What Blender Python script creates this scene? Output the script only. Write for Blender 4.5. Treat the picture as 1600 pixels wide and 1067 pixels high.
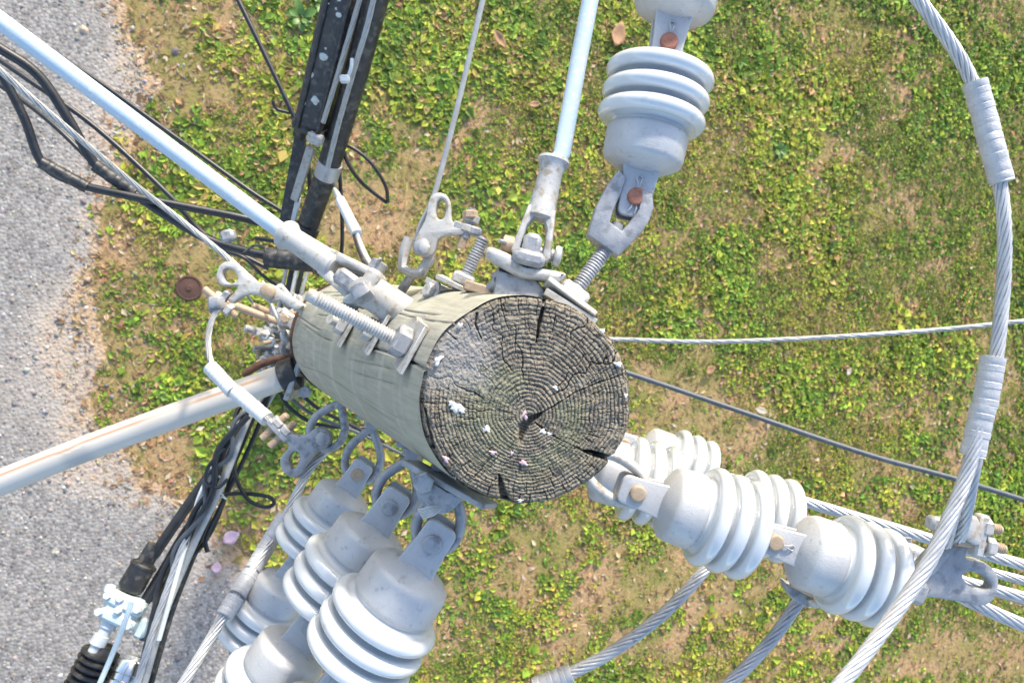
import bpy, math, random
import numpy as np
from mathutils import Vector, Matrix, Quaternion

random.seed(7)
rng = np.random.default_rng(11)
SC = bpy.context.scene
for _o in list(bpy.data.objects):
    bpy.data.objects.remove(_o)

# ------------------------------------------------------------------ camera
F = 1150.0                       # focal length in photo pixels (1600 wide)
CX, CY = 800.0, 533.5
H = 6.9                          # camera height above the ground
NADIR = Vector(((470 - CX) / F, (CY - 510) / F, -1.0)).normalized()
RQ = NADIR.rotation_difference(Vector((0, 0, -1)))
R3 = RQ.to_matrix()
CAM = Vector((0, 0, H))
cd = bpy.data.cameras.new('camera')
cd.sensor_width = 36.0
cd.lens = 36.0 * F / 1600.0
cd.clip_start = 0.02
cd.clip_end = 2000
cd.dof.use_dof = True
cd.dof.focus_distance = 1.08
cd.dof.aperture_fstop = 9.0
cam = bpy.data.objects.new('camera', cd)
SC.collection.objects.link(cam)
cam.matrix_world = Matrix.Translation(CAM) @ R3.to_4x4()
SC.camera = cam

# ------------------------------------------------------------------ light
SUN_EL = 27.0
SUN_AZ = math.degrees(math.atan2(0.34, 0.94))     # clockwise from +Y
w = bpy.data.worlds.new('World')
SC.world = w
w.use_nodes = True
wn = w.node_tree
bg = wn.nodes['Background']
sky = wn.nodes.new('ShaderNodeTexSky')
sky.sky_type = 'NISHITA'
sky.sun_disc = False
sky.sun_elevation = math.radians(SUN_EL)
sky.sun_rotation = math.radians(SUN_AZ)
sky.air_density = 1.0
sky.dust_density = 1.5
sky.ozone_density = 1.0
wn.links.new(sky.outputs[0], bg.inputs[0])
bg.inputs[1].default_value = 0.15
sd = bpy.data.lights.new('sun', 'SUN')
sd.energy = 2.15
sd.angle = math.radians(4.0)
sd.color = (1.0, 0.92, 0.79)
sun = bpy.data.objects.new('sun', sd)
SC.collection.objects.link(sun)
_e, _a = math.radians(SUN_EL), math.radians(SUN_AZ)
SUNDIR = Vector((math.sin(_a) * math.cos(_e), math.cos(_a) * math.cos(_e), math.sin(_e)))
sun.rotation_euler = (-SUNDIR).to_track_quat('-Z', 'Y').to_euler()
sun.location = (0, 0, 30)
vs = SC.view_settings
vs.view_transform = 'Standard'
vs.look = 'None'
vs.exposure = 1.48
vs.gamma = 1.0
vs.use_curve_mapping = False
SC.render.engine = 'CYCLES'
SC.cycles.max_bounces = 6

# ------------------------------------------------------------------ picture geometry
AX = R3 @ Vector((1, 0, 0))
AY = R3 @ Vector((0, 1, 0))
AN = R3 @ Vector((0, 0, 1))      # towards the viewer

def W(px, py, d):
    return CAM + R3 @ Vector(((px - CX) / F * d, (CY - py) / F * d, -d))

def Wp(p):
    return W(p[0], p[1], p[2])

def G(px, py, z=0.0):
    r = R3 @ Vector(((px - CX) / F, (CY - py) / F, -1.0))
    t = (z - H) / r.z
    return CAM + r * t

R3n = np.array(R3)
def project_np(P):
    q = (P - np.array(CAM)) @ R3n          # camera coordinates
    return CX + F * q[:, 0] / -q[:, 2], CY - F * q[:, 1] / -q[:, 2]

# pole axis: photo px, py, depth, radius
POLE_CTRL = [(820, 625, 0.88, .125), (776, 610, .96, .126), (690, 580, 1.15, .129), (606, 551, 1.42, .132),
             (548, 531, 1.72, .135), (524, 523, 2.1, .137), (512, 519, 2.7, .140), (498, 515, 4.0, .145), (486, 512, 6.93, .152)]
_pc = np.array([[(p[0] - CX) / F * p[2], (CY - p[1]) / F * p[2], p[2], p[3]] for p in POLE_CTRL])
def pole_at(d):
    x = np.interp(d, _pc[:, 2], _pc[:, 0]); y = np.interp(d, _pc[:, 2], _pc[:, 1]); r = np.interp(d, _pc[:, 2], _pc[:, 3])
    return x, y, r
def surf(px, py):
    """first depth at which the line of sight through a photo pixel meets the pole"""
    for d in np.arange(.88, 6.8, .004):
        x, y, r = pole_at(d)
        if math.hypot((px - CX) / F * d - x, (CY - py) / F * d - y) < r:
            return float(d)
    return 2.0

# ------------------------------------------------------------------ noise
def _hash(ix, iy, seed):
    n = (ix.astype(np.int64) * 374761393 + iy.astype(np.int64) * 668265263 + seed * 982451653) & 0x7fffffff
    n = ((n ^ (n >> 13)) * 1274126177) & 0x7fffffff
    n = (n ^ (n >> 16)) & 0xffff
    return n / 65535.0
def vnoise(x, y, seed=0):
    ix, iy = np.floor(x), np.floor(y)
    fx, fy = x - ix, y - iy
    fx = fx * fx * (3 - 2 * fx); fy = fy * fy * (3 - 2 * fy)
    a = _hash(ix, iy, seed); b = _hash(ix + 1, iy, seed); c = _hash(ix, iy + 1, seed); d = _hash(ix + 1, iy + 1, seed)
    return (a * (1 - fx) + b * fx) * (1 - fy) + (c * (1 - fx) + d * fx) * fy
def fbm(x, y, seed=0, o=3):
    s = 0; a = .5; t = 0
    for i in range(o):
        s = s + a * vnoise(x * 2 ** i, y * 2 ** i, seed + i * 17); t += a; a *= .5
    return s / t
def sstep(a, b, x):
    t = np.clip((x - a) / (b - a), 0, 1)
    return t * t * (3 - 2 * t)

# ------------------------------------------------------------------ materials
def _nt(name):
    m = bpy.data.materials.new(name); m.use_nodes = True
    return m, m.node_tree, m.node_tree.nodes['Principled BSDF']
def mat(name, c1, c2, rough=.5, metal=0., scale=30., bump=.15, bscale=None, spot=None, spot_amt=.35, spot_scale=90., coat=0., stretch=None, rvar=.12, spec=.5, stain=None):
    """two-tone noise colour, optional speckle, fine relief"""
    m, nt, b = _nt(name)
    N = nt.nodes.new; L = nt.links.new
    tc = N('ShaderNodeTexCoord'); oi = N('ShaderNodeObjectInfo')
    ad = N('ShaderNodeVectorMath'); ad.operation = 'ADD'
    L(tc.outputs['Object'], ad.inputs[0]); L(oi.outputs['Random'], ad.inputs[1])
    mp = N('ShaderNodeMapping'); L(ad.outputs[0], mp.inputs[0])
    if stretch: mp.inputs['Scale'].default_value = stretch
    n1 = N('ShaderNodeTexNoise'); n1.inputs['Scale'].default_value = scale; n1.inputs['Detail'].default_value = 6
    n1.inputs['Roughness'].default_value = .65
    L(mp.outputs[0], n1.inputs['Vector'])
    cr = N('ShaderNodeValToRGB'); cr.color_ramp.elements[0].position = .33; cr.color_ramp.elements[1].position = .68
    cr.color_ramp.elements[0].color = (*c1, 1); cr.color_ramp.elements[1].color = (*c2, 1)
    L(n1.outputs[0], cr.inputs[0])
    col = cr.outputs[0]
    if spot:
        n2 = N('ShaderNodeTexNoise'); n2.inputs['Scale'].default_value = spot_scale; n2.inputs['Detail'].default_value = 4
        L(mp.outputs[0], n2.inputs['Vector'])
        r2 = N('ShaderNodeValToRGB'); r2.color_ramp.elements[0].position = 1 - spot_amt - .08; r2.color_ramp.elements[1].position = 1 - spot_amt + .06
        L(n2.outputs[0], r2.inputs[0])
        mx = N('ShaderNodeMix'); mx.data_type = 'RGBA'; mx.inputs[7].default_value = (*spot, 1)
        L(r2.outputs[0], mx.inputs[0]); L(col, mx.inputs[6]); col = mx.outputs[2]
    if stain:
        n4 = N('ShaderNodeTexNoise'); n4.inputs['Scale'].default_value = stain[2]; n4.inputs['Detail'].default_value = 7; n4.inputs['Roughness'].default_value = .7
        L(mp.outputs[0], n4.inputs['Vector'])
        r4 = N('ShaderNodeValToRGB'); r4.color_ramp.elements[0].position = stain[1]; r4.color_ramp.elements[1].position = stain[1] + .16
        r4.color_ramp.elements[1].color = (.6, .6, .6, 1)
        L(n4.outputs[0], r4.inputs[0])
        m4 = N('ShaderNodeMix'); m4.data_type = 'RGBA'; m4.inputs[7].default_value = (*stain[0], 1)
        L(r4.outputs[0], m4.inputs[0]); L(col, m4.inputs[6]); col = m4.outputs[2]
    L(col, b.inputs['Base Color'])
    b.inputs['Metallic'].default_value = metal
    b.inputs['Specular IOR Level'].default_value = spec
    rr = N('ShaderNodeMapRange'); rr.inputs['To Min'].default_value = max(.03, rough - rvar); rr.inputs['To Max'].default_value = min(1, rough + rvar)
    L(n1.outputs[0], rr.inputs[0]); L(rr.outputs[0], b.inputs['Roughness'])
    if coat: b.inputs['Coat Weight'].default_value = coat; b.inputs['Coat Roughness'].default_value = .08
    if bump:
        n3 = N('ShaderNodeTexNoise'); n3.inputs['Scale'].default_value = bscale or scale * 6; n3.inputs['Detail'].default_value = 5
        L(mp.outputs[0], n3.inputs['Vector'])
        bp = N('ShaderNodeBump'); bp.inputs['Strength'].default_value = bump; bp.inputs['Distance'].default_value = .002
        L(n3.outputs[0], bp.inputs['Height']); L(bp.outputs[0], b.inputs['Normal'])
    return m
def mat_attr(name, rough=.7, transl=0., bump=0., bscale=200.):
    """colour of each leaf, stone or wood fibre comes from the mesh"""
    m, nt, b = _nt(name)
    N = nt.nodes.new; L = nt.links.new
    at = N('ShaderNodeAttribute'); at.attribute_name = 'col'
    L(at.outputs['Color'], b.inputs['Base Color'])
    b.inputs['Roughness'].default_value = rough
    b.inputs['Specular IOR Level'].default_value = .3
    if transl:
        tr = N('ShaderNodeBsdfTranslucent'); L(at.outputs['Color'], tr.inputs[0])
        ms = N('ShaderNodeMixShader'); ms.inputs[0].default_value = transl
        L(b.outputs[0], ms.inputs[1]); L(tr.outputs[0], ms.inputs[2])
        L(ms.outputs[0], nt.nodes['Material Output'].inputs[0])
    if bump:
        tc = N('ShaderNodeTexCoord'); n3 = N('ShaderNodeTexNoise'); n3.inputs['Scale'].default_value = bscale; n3.inputs['Detail'].default_value = 6
        L(tc.outputs['Object'], n3.inputs['Vector'])
        bp = N('ShaderNodeBump'); bp.inputs['Strength'].default_value = bump; bp.inputs['Distance'].default_value = .002
        L(n3.outputs[0], bp.inputs['Height']); L(bp.outputs[0], b.inputs['Normal'])
    return m

M = {}
M['galv'] = mat('galvanised_steel', (.27, .28, .295), (.38, .385, .39), .5, .25, 45, .25, 420, (.20, .205, .22), .40, 70, stain=((.20, .13, .08), .60, 22))
M['galv_light'] = mat('weathered_zinc', (.38, .38, .37), (.48, .47, .445), .55, .1, 40, .25, 420, (.30, .27, .22), .40, 80, stain=((.34, .23, .13), .58, 20))
M['cap'] = mat('cap_casting', (.40, .405, .415), (.48, .48, .475), .45, .15, 28, .3, 500, (.33, .335, .34), .32, 110, stain=((.37, .355, .33), .55, 12))
M['porcelain'] = mat('glazed_porcelain', (.53, .555, .57), (.57, .59, .60), .15, 0, 14, .02, 60, (.46, .48, .49), .30, 60, coat=.8, rvar=.06, stain=((.44, .45, .44), .62, 22))
M['copper'] = mat('rusty_pin', (.27, .11, .075), (.34, .15, .10), .6, .3, 160, .4, 600, (.20, .07, .04), .35, 200)
M['tan'] = mat('rust_stained_bolt', (.36, .26, .17), (.46, .36, .26), .6, .2, 120, .3, 700, (.28, .15, .08), .32, 180)
M['rust'] = mat('dark_rust', (.07, .035, .025), (.12, .06, .04), .85, .1, 90, .6, 400, (.05, .03, .025), .4, 160)
M['alu'] = mat('aluminium_strand', (.38, .39, .41), (.50, .505, .51), .42, .45, 30, .1, 300, (.24, .25, .27), .30, 60)
M['sleeve'] = mat('taped_sleeve', (.38, .385, .40), (.48, .48, .485), .5, .15, 60, .35, 350, (.36, .365, .38), .28, 110)
M['fibreglass'] = mat('fibreglass_rod', (.40, .51, .60), (.47, .56, .63), .42, 0, 12, .15, 250, (.60, .60, .58), .36, 120, stain=((.42, .44, .44), .57, 30))
M['black'] = mat('black_plastic', (.012, .013, .015), (.03, .031, .034), .45, 0, 40, .2, 300, (.085, .08, .07), .40, 45, stain=((.07, .06, .05), .54, 9))
M['black_cable'] = mat('black_cable_jacket', (.010, .011, .014), (.022, .024, .028), .38, 0, 30, .1, 300, (.06, .06, .06), .24, 80)
M['navy_cable'] = mat('weathered_cable_jacket', (.05, .062, .075), (.09, .10, .115), .5, 0, 30, .1, 300)
M['grey_wire'] = mat('grey_guy_strand', (.32, .33, .33), (.44, .44, .42), .5, .3, 60, .1, 300)
M['white'] = mat('white_plastic', (.50, .54, .56), (.58, .60, .60), .45, 0, 40, .15, 300, (.48, .50, .50), .28, 90)
M['pale_blue'] = mat('pale_blue_plastic', (.42, .53, .57), (.52, .60, .62), .4, 0, 40, .15, 300, (.35, .42, .45), .28, 120)
M['dropping'] = mat('dried_dropping', (.62, .60, .57), (.78, .76, .74), .85, 0, 200, .6, 500)
M['pink'] = mat('pink_petal', (.60, .37, .40), (.68, .47, .50), .6, 0, 40, .2, 200)
M['brown_leaf'] = mat('dry_leaf', (.30, .15, .07), (.42, .24, .12), .7, 0, 40, .4, 150)
M['pipe'] = mat('painted_steel_pipe', (.60, .57, .52), (.70, .67, .62), .45, .05, 6, .12, 200, (.50, .36, .24), .25, 9, stretch=(.25, 1.6, 1.6))
M['pale_leaf'] = mat('bleached_leaf', (.40, .32, .22), (.52, .44, .33), .7, 0, 40, .3, 150)
M['lichen'] = mat('pale_lichen', (.45, .50, .48), (.62, .62, .60), .9, 0, 120, .8, 400)

def pole_material():
    m, nt, b = _nt('pole_wood')
    N = nt.nodes.new; L = nt.links.new
    uv = N('ShaderNodeUVMap'); uv.uv_map = 'UVMap'
    def noise(sx, sy, sc, det=5):
        mp = N('ShaderNodeMapping'); mp.inputs['Scale'].default_value = (sx, sy, 1); L(uv.outputs[0], mp.inputs[0])
        n = N('ShaderNodeTexNoise'); n.inputs['Scale'].default_value = sc; n.inputs['Detail'].default_value = det; n.inputs['Roughness'].default_value = .62
        L(mp.outputs[0], n.inputs['Vector']); return n.outputs[0]
    grain = noise(80, 11, 1.0, 8); blot = noise(6, 3.5, 1.0, 4); band = noise(2.2, 16, 1.0, 4)
    cr = N('ShaderNodeValToRGB'); L(grain, cr.inputs[0])
    cr.color_ramp.elements[0].position = .3; cr.color_ramp.elements[0].color = (.25, .24, .20, 1)
    cr.color_ramp.elements[1].position = .66; cr.color_ramp.elements[1].color = (.40, .385, .32, 1)
    c2 = N('ShaderNodeValToRGB'); L(blot, c2.inputs[0])
    c2.color_ramp.elements[0].position = .40; c2.color_ramp.elements[0].color = (0, 0, 0, 1)
    c2.color_ramp.elements[1].position = .66; c2.color_ramp.elements[1].color = (.75, .75, .75, 1)
    mx = N('ShaderNodeMix'); mx.data_type = 'RGBA'; mx.inputs[7].default_value = (.32, .325, .255, 1)
    L(c2.outputs[0], mx.inputs[0]); L(cr.outputs[0], mx.inputs[6])
    c3 = N('ShaderNodeValToRGB'); L(band, c3.inputs[0])
    c3.color_ramp.elements[0].position = .52; c3.color_ramp.elements[0].color = (0, 0, 0, 1)
    c3.color_ramp.elements[1].position = .64; c3.color_ramp.elements[1].color = (.5, .5, .5, 1)
    m2 = N('ShaderNodeMix'); m2.data_type = 'RGBA'; m2.inputs[7].default_value = (.47, .45, .375, 1)
    L(c3.outputs[0], m2.inputs[0]); L(mx.outputs[2], m2.inputs[6])
    L(m2.outputs[2], b.inputs['Base Color'])
    b.inputs['Roughness'].default_value = .8; b.inputs['Specular IOR Level'].default_value = .25
    bp = N('ShaderNodeBump'); bp.inputs['Strength'].default_value = .45; bp.inputs['Distance'].default_value = .003
    L(grain, bp.inputs['Height']); L(bp.outputs[0], b.inputs['Normal'])
    return m
M['pole'] = pole_material()
M['endgrain'] = mat_attr('pole_end_grain', .85, 0, .5, 900)
M['leaf'] = mat_attr('ground_leaves', .55, .35)
M['straw'] = mat_attr('dry_straw', .75, .1)
M['stone'] = mat_attr('road_stones', .8, 0, .3, 300)

def soil_material():
    m, nt, b = _nt('soil')
    N = nt.nodes.new; L = nt.links.new
    tc = N('ShaderNodeTexCoord')
    def noise(sc, det=6, r=.65):
        n = N('ShaderNodeTexNoise'); n.inputs['Scale'].default_value = sc; n.inputs['Detail'].default_value = det; n.inputs['Roughness'].default_value = r
        L(tc.outputs['Object'], n.inputs['Vector']); return n.outputs[0]
    a = noise(1.6); f = noise(28, 8, .75); g = noise(.5, 3)
    cr = N('ShaderNodeValToRGB'); L(f, cr.inputs[0])
    cr.color_ramp.elements[0].position = .30; cr.color_ramp.elements[0].color = (.27, .165, .08, 1)
    cr.color_ramp.elements[1].position = .70; cr.color_ramp.elements[1].color = (.56, .36, .19, 1)
    e = cr.color_ramp.elements.new(.5); e.color = (.44, .285, .15, 1)
    c2 = N('ShaderNodeValToRGB'); L(a, c2.inputs[0])
    c2.color_ramp.elements[0].position = .42; c2.color_ramp.elements[1].position = .62
    mx = N('ShaderNodeMix'); mx.data_type = 'RGBA'; mx.inputs[7].default_value = (.20, .21, .05, 1)
    mm = N('ShaderNodeMath'); mm.operation = 'MULTIPLY'; mm.inputs[1].default_value = .8; L(c2.outputs[0], mm.inputs[0])
    L(mm.outputs[0], mx.inputs[0]); L(cr.outputs[0], mx.inputs[6])
    L(mx.outputs[2], b.inputs['Base Color'])
    b.inputs['Roughness'].default_value = .95; b.inputs['Specular IOR Level'].default_value = .1
    bp = N('ShaderNodeBump'); bp.inputs['Strength'].default_value = .9; bp.inputs['Distance'].default_value = .02
    L(f, bp.inputs['Height']); L(bp.outputs[0], b.inputs['Normal'])
    return m
M['soil'] = soil_material()
def road_material():
    m, nt, b = _nt('road_surface')
    N = nt.nodes.new; L = nt.links.new
    tc = N('ShaderNodeTexCoord'); at = N('ShaderNodeAttribute'); at.attribute_name = 'dirt'
    vo = N('ShaderNodeTexVoronoi'); vo.inputs['Scale'].default_value = 34; L(tc.outputs['Object'], vo.inputs['Vector'])
    n = N('ShaderNodeTexNoise'); n.inputs['Scale'].default_value = 30; n.inputs['Detail'].default_value = 8; n.inputs['Roughness'].default_value = .7
    L(tc.outputs['Object'], n.inputs['Vector'])
    bw = N('ShaderNodeRGBToBW'); L(vo.outputs['Color'], bw.inputs[0])
    cr = N('ShaderNodeValToRGB'); L(bw.outputs[0], cr.inputs[0])
    cr.color_ramp.elements[0].position = .2; cr.color_ramp.elements[0].color = (.17, .155, .14, 1)
    cr.color_ramp.elements[1].position = .8; cr.color_ramp.elements[1].color = (.32, .295, .265, 1)
    dr = N('ShaderNodeValToRGB'); L(n.outputs[0], dr.inputs[0])
    dr.color_ramp.elements[0].position = .3; dr.color_ramp.elements[0].color = (.33, .27, .215, 1)
    dr.color_ramp.elements[1].position = .7; dr.color_ramp.elements[1].color = (.50, .425, .35, 1)
    mx = N('ShaderNodeMix'); mx.data_type = 'RGBA'
    L(at.outputs['Fac'], mx.inputs[0]); L(cr.outputs[0], mx.inputs[6]); L(dr.outputs[0], mx.inputs[7])
    mr = N('ShaderNodeMapRange'); mr.inputs['From Min'].default_value = .7; mr.inputs['From Max'].default_value = 1.0; L(at.outputs['Fac'], mr.inputs[0])
    m3 = N('ShaderNodeMix'); m3.data_type = 'RGBA'; m3.inputs[7].default_value = (.44, .30, .175, 1)
    L(mr.outputs[0], m3.inputs[0]); L(mx.outputs[2], m3.inputs[6])
    L(m3.outputs[2], b.inputs['Base Color'])
    b.inputs['Roughness'].default_value = .85
    bp = N('ShaderNodeBump'); bp.inputs['Strength'].default_value = .8; bp.inputs['Distance'].default_value = .01
    L(vo.outputs['Distance'], bp.inputs['Height']); bp.invert = True
    L(bp.outputs[0], b.inputs['Normal'])
    return m
M['road'] = road_material()

# ------------------------------------------------------------------ mesh building
def crom(pts, n=8, closed=False):
    P = [Vector(p) for p in pts]
    if len(P) < 3 and not closed:
        return [P[0].lerp(P[-1], i / n) for i in range(n + 1)]
    out = []
    m = len(P)
    rngs = range(m if closed else m - 1)
    for i in rngs:
        if closed:
            p0, p1, p2, p3 = P[(i - 1) % m], P[i], P[(i + 1) % m], P[(i + 2) % m]
        else:
            p1, p2 = P[i], P[i + 1]
            p0 = P[i - 1] if i > 0 else p1 * 2 - p2
            p3 = P[i + 2] if i + 2 < m else p2 * 2 - p1
        for k in range(n):
            t = k / n
            out.append(.5 * ((2 * p1) + (p2 - p0) * t + (2 * p0 - 5 * p1 + 4 * p2 - p3) * t * t + (3 * p1 - p0 - 3 * p2 + p3) * t ** 3))
    if not closed: out.append(P[-1])
    return out

def frame(o, x, zhint=None):
    """4x4 with X along x and Z near zhint"""
    x = Vector(x).normalized(); z = Vector(zhint if zhint is not None else AN)
    z = z - x * z.dot(x)
    if z.length < 1e-4: z = x.orthogonal()
    z.normalize(); y = z.cross(x)
    return Matrix(((x.x, y.x, z.x, o[0]), (x.y, y.y, z.y, o[1]), (x.z, y.z, z.z, o[2]), (0, 0, 0, 1)))
IM = Matrix.Identity(4)

class MB:
    def __init__(s): s.v = []; s.f = []
    def add(s, vs, fs, Mx=None):
        b = len(s.v)
        s.v += [tuple(Mx @ Vector(v)) if Mx is not None else tuple(v) for v in vs]
        s.f += [tuple(i + b for i in f) for f in fs]
        return s
    def lathe(s, Mx, prof, n=24, cap=True):
        vs, fs = [], []
        for (x, r) in prof:
            for k in range(n):
                a = 2 * math.pi * k / n
                vs.append((x, r * math.cos(a), r * math.sin(a)))
        for i in range(len(prof) - 1):
            for k in range(n):
                a, b = i * n + k, i * n + (k + 1) % n
                fs.append((a, a + n, b + n, b))
        if cap:
            fs.append(tuple(range(n))); fs.append(tuple((len(prof) - 1) * n + k for k in reversed(range(n))))
        return s.add(vs, fs, Mx)
    def cyl(s, p, q, r, n=16, r2=None):
        p, q = Vector(p), Vector(q)
        return s.lathe(frame(p, q - p), [(0, r), ((q - p).length, r if r2 is None else r2)], n)
    def tube(s, pts, r, n=10, closed=False, flat=None, nrm=None):
        P = [Vector(p) for p in pts]; m = len(P)
        rr = r if isinstance(r, (list, tuple)) else [r] * m
        T = []
        for i in range(m):
            if closed: t = P[(i + 1) % m] - P[(i - 1) % m]
            else: t = P[min(i + 1, m - 1)] - P[max(i - 1, 0)]
            T.append(t.normalized())
        nn = Vector(nrm) if nrm is not None else T[0].orthogonal()
        vs, fs = [], []
        for i in range(m):
            nn = (Vector(nrm) if nrm is not None else nn); nn = nn - T[i] * nn.dot(T[i])
            if nn.length < 1e-6: nn = T[i].orthogonal()
            nn.normalize(); bb = T[i].cross(nn)
            for k in range(n):
                a = 2 * math.pi * k / n
                vs.append(P[i] + nn * (math.cos(a) * rr[i] * (flat or 1)) + bb * (math.sin(a) * rr[i]))
        for i in range(m if closed else m - 1):
            j = (i + 1) % m
            for k in range(n):
                k2 = (k + 1) % n
                fs.append((i * n + k, i * n + k2, j * n + k2, j * n + k))
        if not closed:
            fs.append(tuple(reversed(range(n)))); fs.append(tuple((m - 1) * n + k for k in range(n)))
        return s.add(vs, fs)
    def strands(s, pts, R, ns=9, lay=.20, n=6, phase=0.):
        P = [Vector(p) for p in pts]
        sr = R * math.sin(math.pi / ns) / (1 + math.sin(math.pi / ns)); cr = R - sr
        # resample evenly
        L = [0]
        for a, b in zip(P, P[1:]): L.append(L[-1] + (b - a).length)
        step = lay / 14; m = max(3, int(L[-1] / step))
        Q = []; j = 0
        for i in range(m + 1):
            t = L[-1] * i / m
            while j < len(L) - 2 and L[j + 1] < t: j += 1
            Q.append(P[j].lerp(P[j + 1], (t - L[j]) / max(1e-9, L[j + 1] - L[j])))
        nn = (Q[1] - Q[0]).orthogonal(); fr = []
        for i in range(len(Q)):
            t = (Q[min(i + 1, m)] - Q[max(i - 1, 0)]).normalized()
            nn = (nn - t * nn.dot(t)).normalized(); fr.append((nn.copy(), t.cross(nn)))
        for k in range(ns):
            path = []
            for i, q in enumerate(Q):
                a = 2 * math.pi * (k / ns + L[-1] * i / m / lay) + phase
                path.append(q + fr[i][0] * (math.cos(a) * cr) + fr[i][1] * (math.sin(a) * cr))
            s.tube(path, sr * 1.04, n)
        s.tube(Q, cr * .98, 8)
        return s
    def box(s, Mx, sx, sy, sz, c=(0, 0, 0), bev=0.):
        hx, hy, hz = sx / 2, sy / 2, sz / 2
        if not bev:
            vs = [(c[0] + a * hx, c[1] + b * hy, c[2] + d * hz) for a in (-1, 1) for b in (-1, 1) for d in (-1, 1)]
            fs = [(0, 1, 3, 2), (4, 6, 7, 5), (0, 4, 5, 1), (2, 3, 7, 6), (0, 2, 6, 4), (1, 5, 7, 3)]
            return s.add(vs, fs, Mx)
        # chamfered box: each corner gets three vertices
        vs = []; idx = {}
        for a in (-1, 1):
            for b in (-1, 1):
                for d in (-1, 1):
                    for ax in range(3):
                        p = [a * (hx - bev), b * (hy - bev), d * (hz - bev)]
                        p[ax] = (a * hx, b * hy, d * hz)[ax]
                        idx[(a, b, d, ax)] = len(vs); vs.append((c[0] + p[0], c[1] + p[1], c[2] + p[2]))
        I = lambda a, b, d, ax: idx[(a, b, d, ax)]
        fs = []
        for sg in (-1, 1):
            q = [I(sg, -1, -1, 0), I(sg, 1, -1, 0), I(sg, 1, 1, 0), I(sg, -1, 1, 0)]; fs.append(q if sg > 0 else q[::-1])
            q = [I(-1, sg, -1, 1), I(-1, sg, 1, 1), I(1, sg, 1, 1), I(1, sg, -1, 1)]; fs.append(q if sg > 0 else q[::-1])
            q = [I(-1, -1, sg, 2), I(1, -1, sg, 2), I(1, 1, sg, 2), I(-1, 1, sg, 2)]; fs.append(q if sg > 0 else q[::-1])
        for a in (-1, 1):
            for b in (-1, 1):
                fs.append([I(a, b, -1, 0), I(a, b, -1, 1), I(a, b, 1, 1), I(a, b, 1, 0)])
                fs.append([I(a, -1, b, 0), I(a, -1, b, 2), I(a, 1, b, 2), I(a, 1, b, 0)])
                fs.append([I(-1, a, b, 1), I(-1, a, b, 2), I(1, a, b, 2), I(1, a, b, 1)])
                for d in (-1, 1): fs.append([I(a, b, d, 0), I(a, b, d, 1), I(a, b, d, 2)])
        return s.add(vs, fs, Mx)
    def hexnut(s, Mx, r, h, x0=0., n=6):
        return s.lathe(Mx, [(x0, r * .86), (x0 + h * .14, r), (x0 + h * .86, r), (x0 + h, r * .86)], n)
    def thread(s, p, q, r, pitch=.0042):
        p, q = Vector(p), Vector(q); L = (q - p).length; prof = []; x = .0
        while x < L:
            prof += [(x, r * .86), (x + pitch * .35, r), (x + pitch * .6, r)]; x += pitch
        prof += [(L, r * .86), (L + .003, r * .7)]
        return s.lathe(frame(p, q - p), prof, 16)
    def plate(s, Mx, outline, holes=(), th=.01, bev=.0015, smooth=0):
        cu = bpy.data.curves.new('tmp', 'CURVE'); cu.dimensions = '2D'; cu.fill_mode = 'BOTH'
        cu.extrude = th / 2 - bev; cu.bevel_depth = bev; cu.bevel_resolution = 1; cu.offset = -bev
        for ring in [outline] + list(holes):
            pts = [(p[0], p[1], 0) for p in ring]
            if smooth: pts = [tuple(v) for v in crom(pts, smooth, True)]
            sp = cu.splines.new('POLY'); sp.points.add(len(pts) - 1); sp.use_cyclic_u = True
            for i, p in enumerate(pts): sp.points[i].co = (p[0], p[1], 0, 1)
        ob = bpy.data.objects.new('tmp', cu); SC.collection.objects.link(ob)
        me = bpy.data.meshes.new_from_object(ob.evaluated_get(bpy.context.evaluated_depsgraph_get()))
        s.add([v.co for v in me.vertices], [tuple(p.vertices) for p in me.polygons], Mx)
        bpy.data.objects.remove(ob); bpy.data.curves.remove(cu); bpy.data.meshes.remove(me)
        return s
    def pxplate(s, pts, holes, d, th, bev=.0015, smooth=0, dd=0.):
        """an outline measured in the photograph, set at its own distance with real thickness"""
        c = pts[0]; Mx = frame(W(c[0], c[1], d), AX, AN)
        cv = lambda r: [((p[0] - c[0]) * d / F, -(p[1] - c[1]) * d / F) for p in r]
        return s.plate(Mx, cv(pts), [cv(h) for h in holes], th, bev, smooth)
    def build(s, name, m, parent=None, base=None, smooth=True, ang=40):
        me = bpy.data.meshes.new(name)
        v = np.array(s.v, dtype=np.float64)
        if base is not None: v = v - np.array(base)
        me.from_pydata(v.tolist(), [], s.f)
        import bmesh
        bm = bmesh.new(); bm.from_mesh(me)
        bmesh.ops.remove_doubles(bm, verts=bm.verts, dist=1e-6)
        bmesh.ops.recalc_face_normals(bm, faces=bm.faces); bm.to_mesh(me); bm.free()
        if smooth:
            me.polygons.foreach_set('use_smooth', [True] * len(me.polygons))
            me.set_sharp_from_angle(angle=math.radians(ang))
        me.materials.append(M[m] if isinstance(m, str) else m)
        o = bpy.data.objects.new(name, me); SC.collection.objects.link(o)
        if parent is not None: o.parent = parent
        return o

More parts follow.
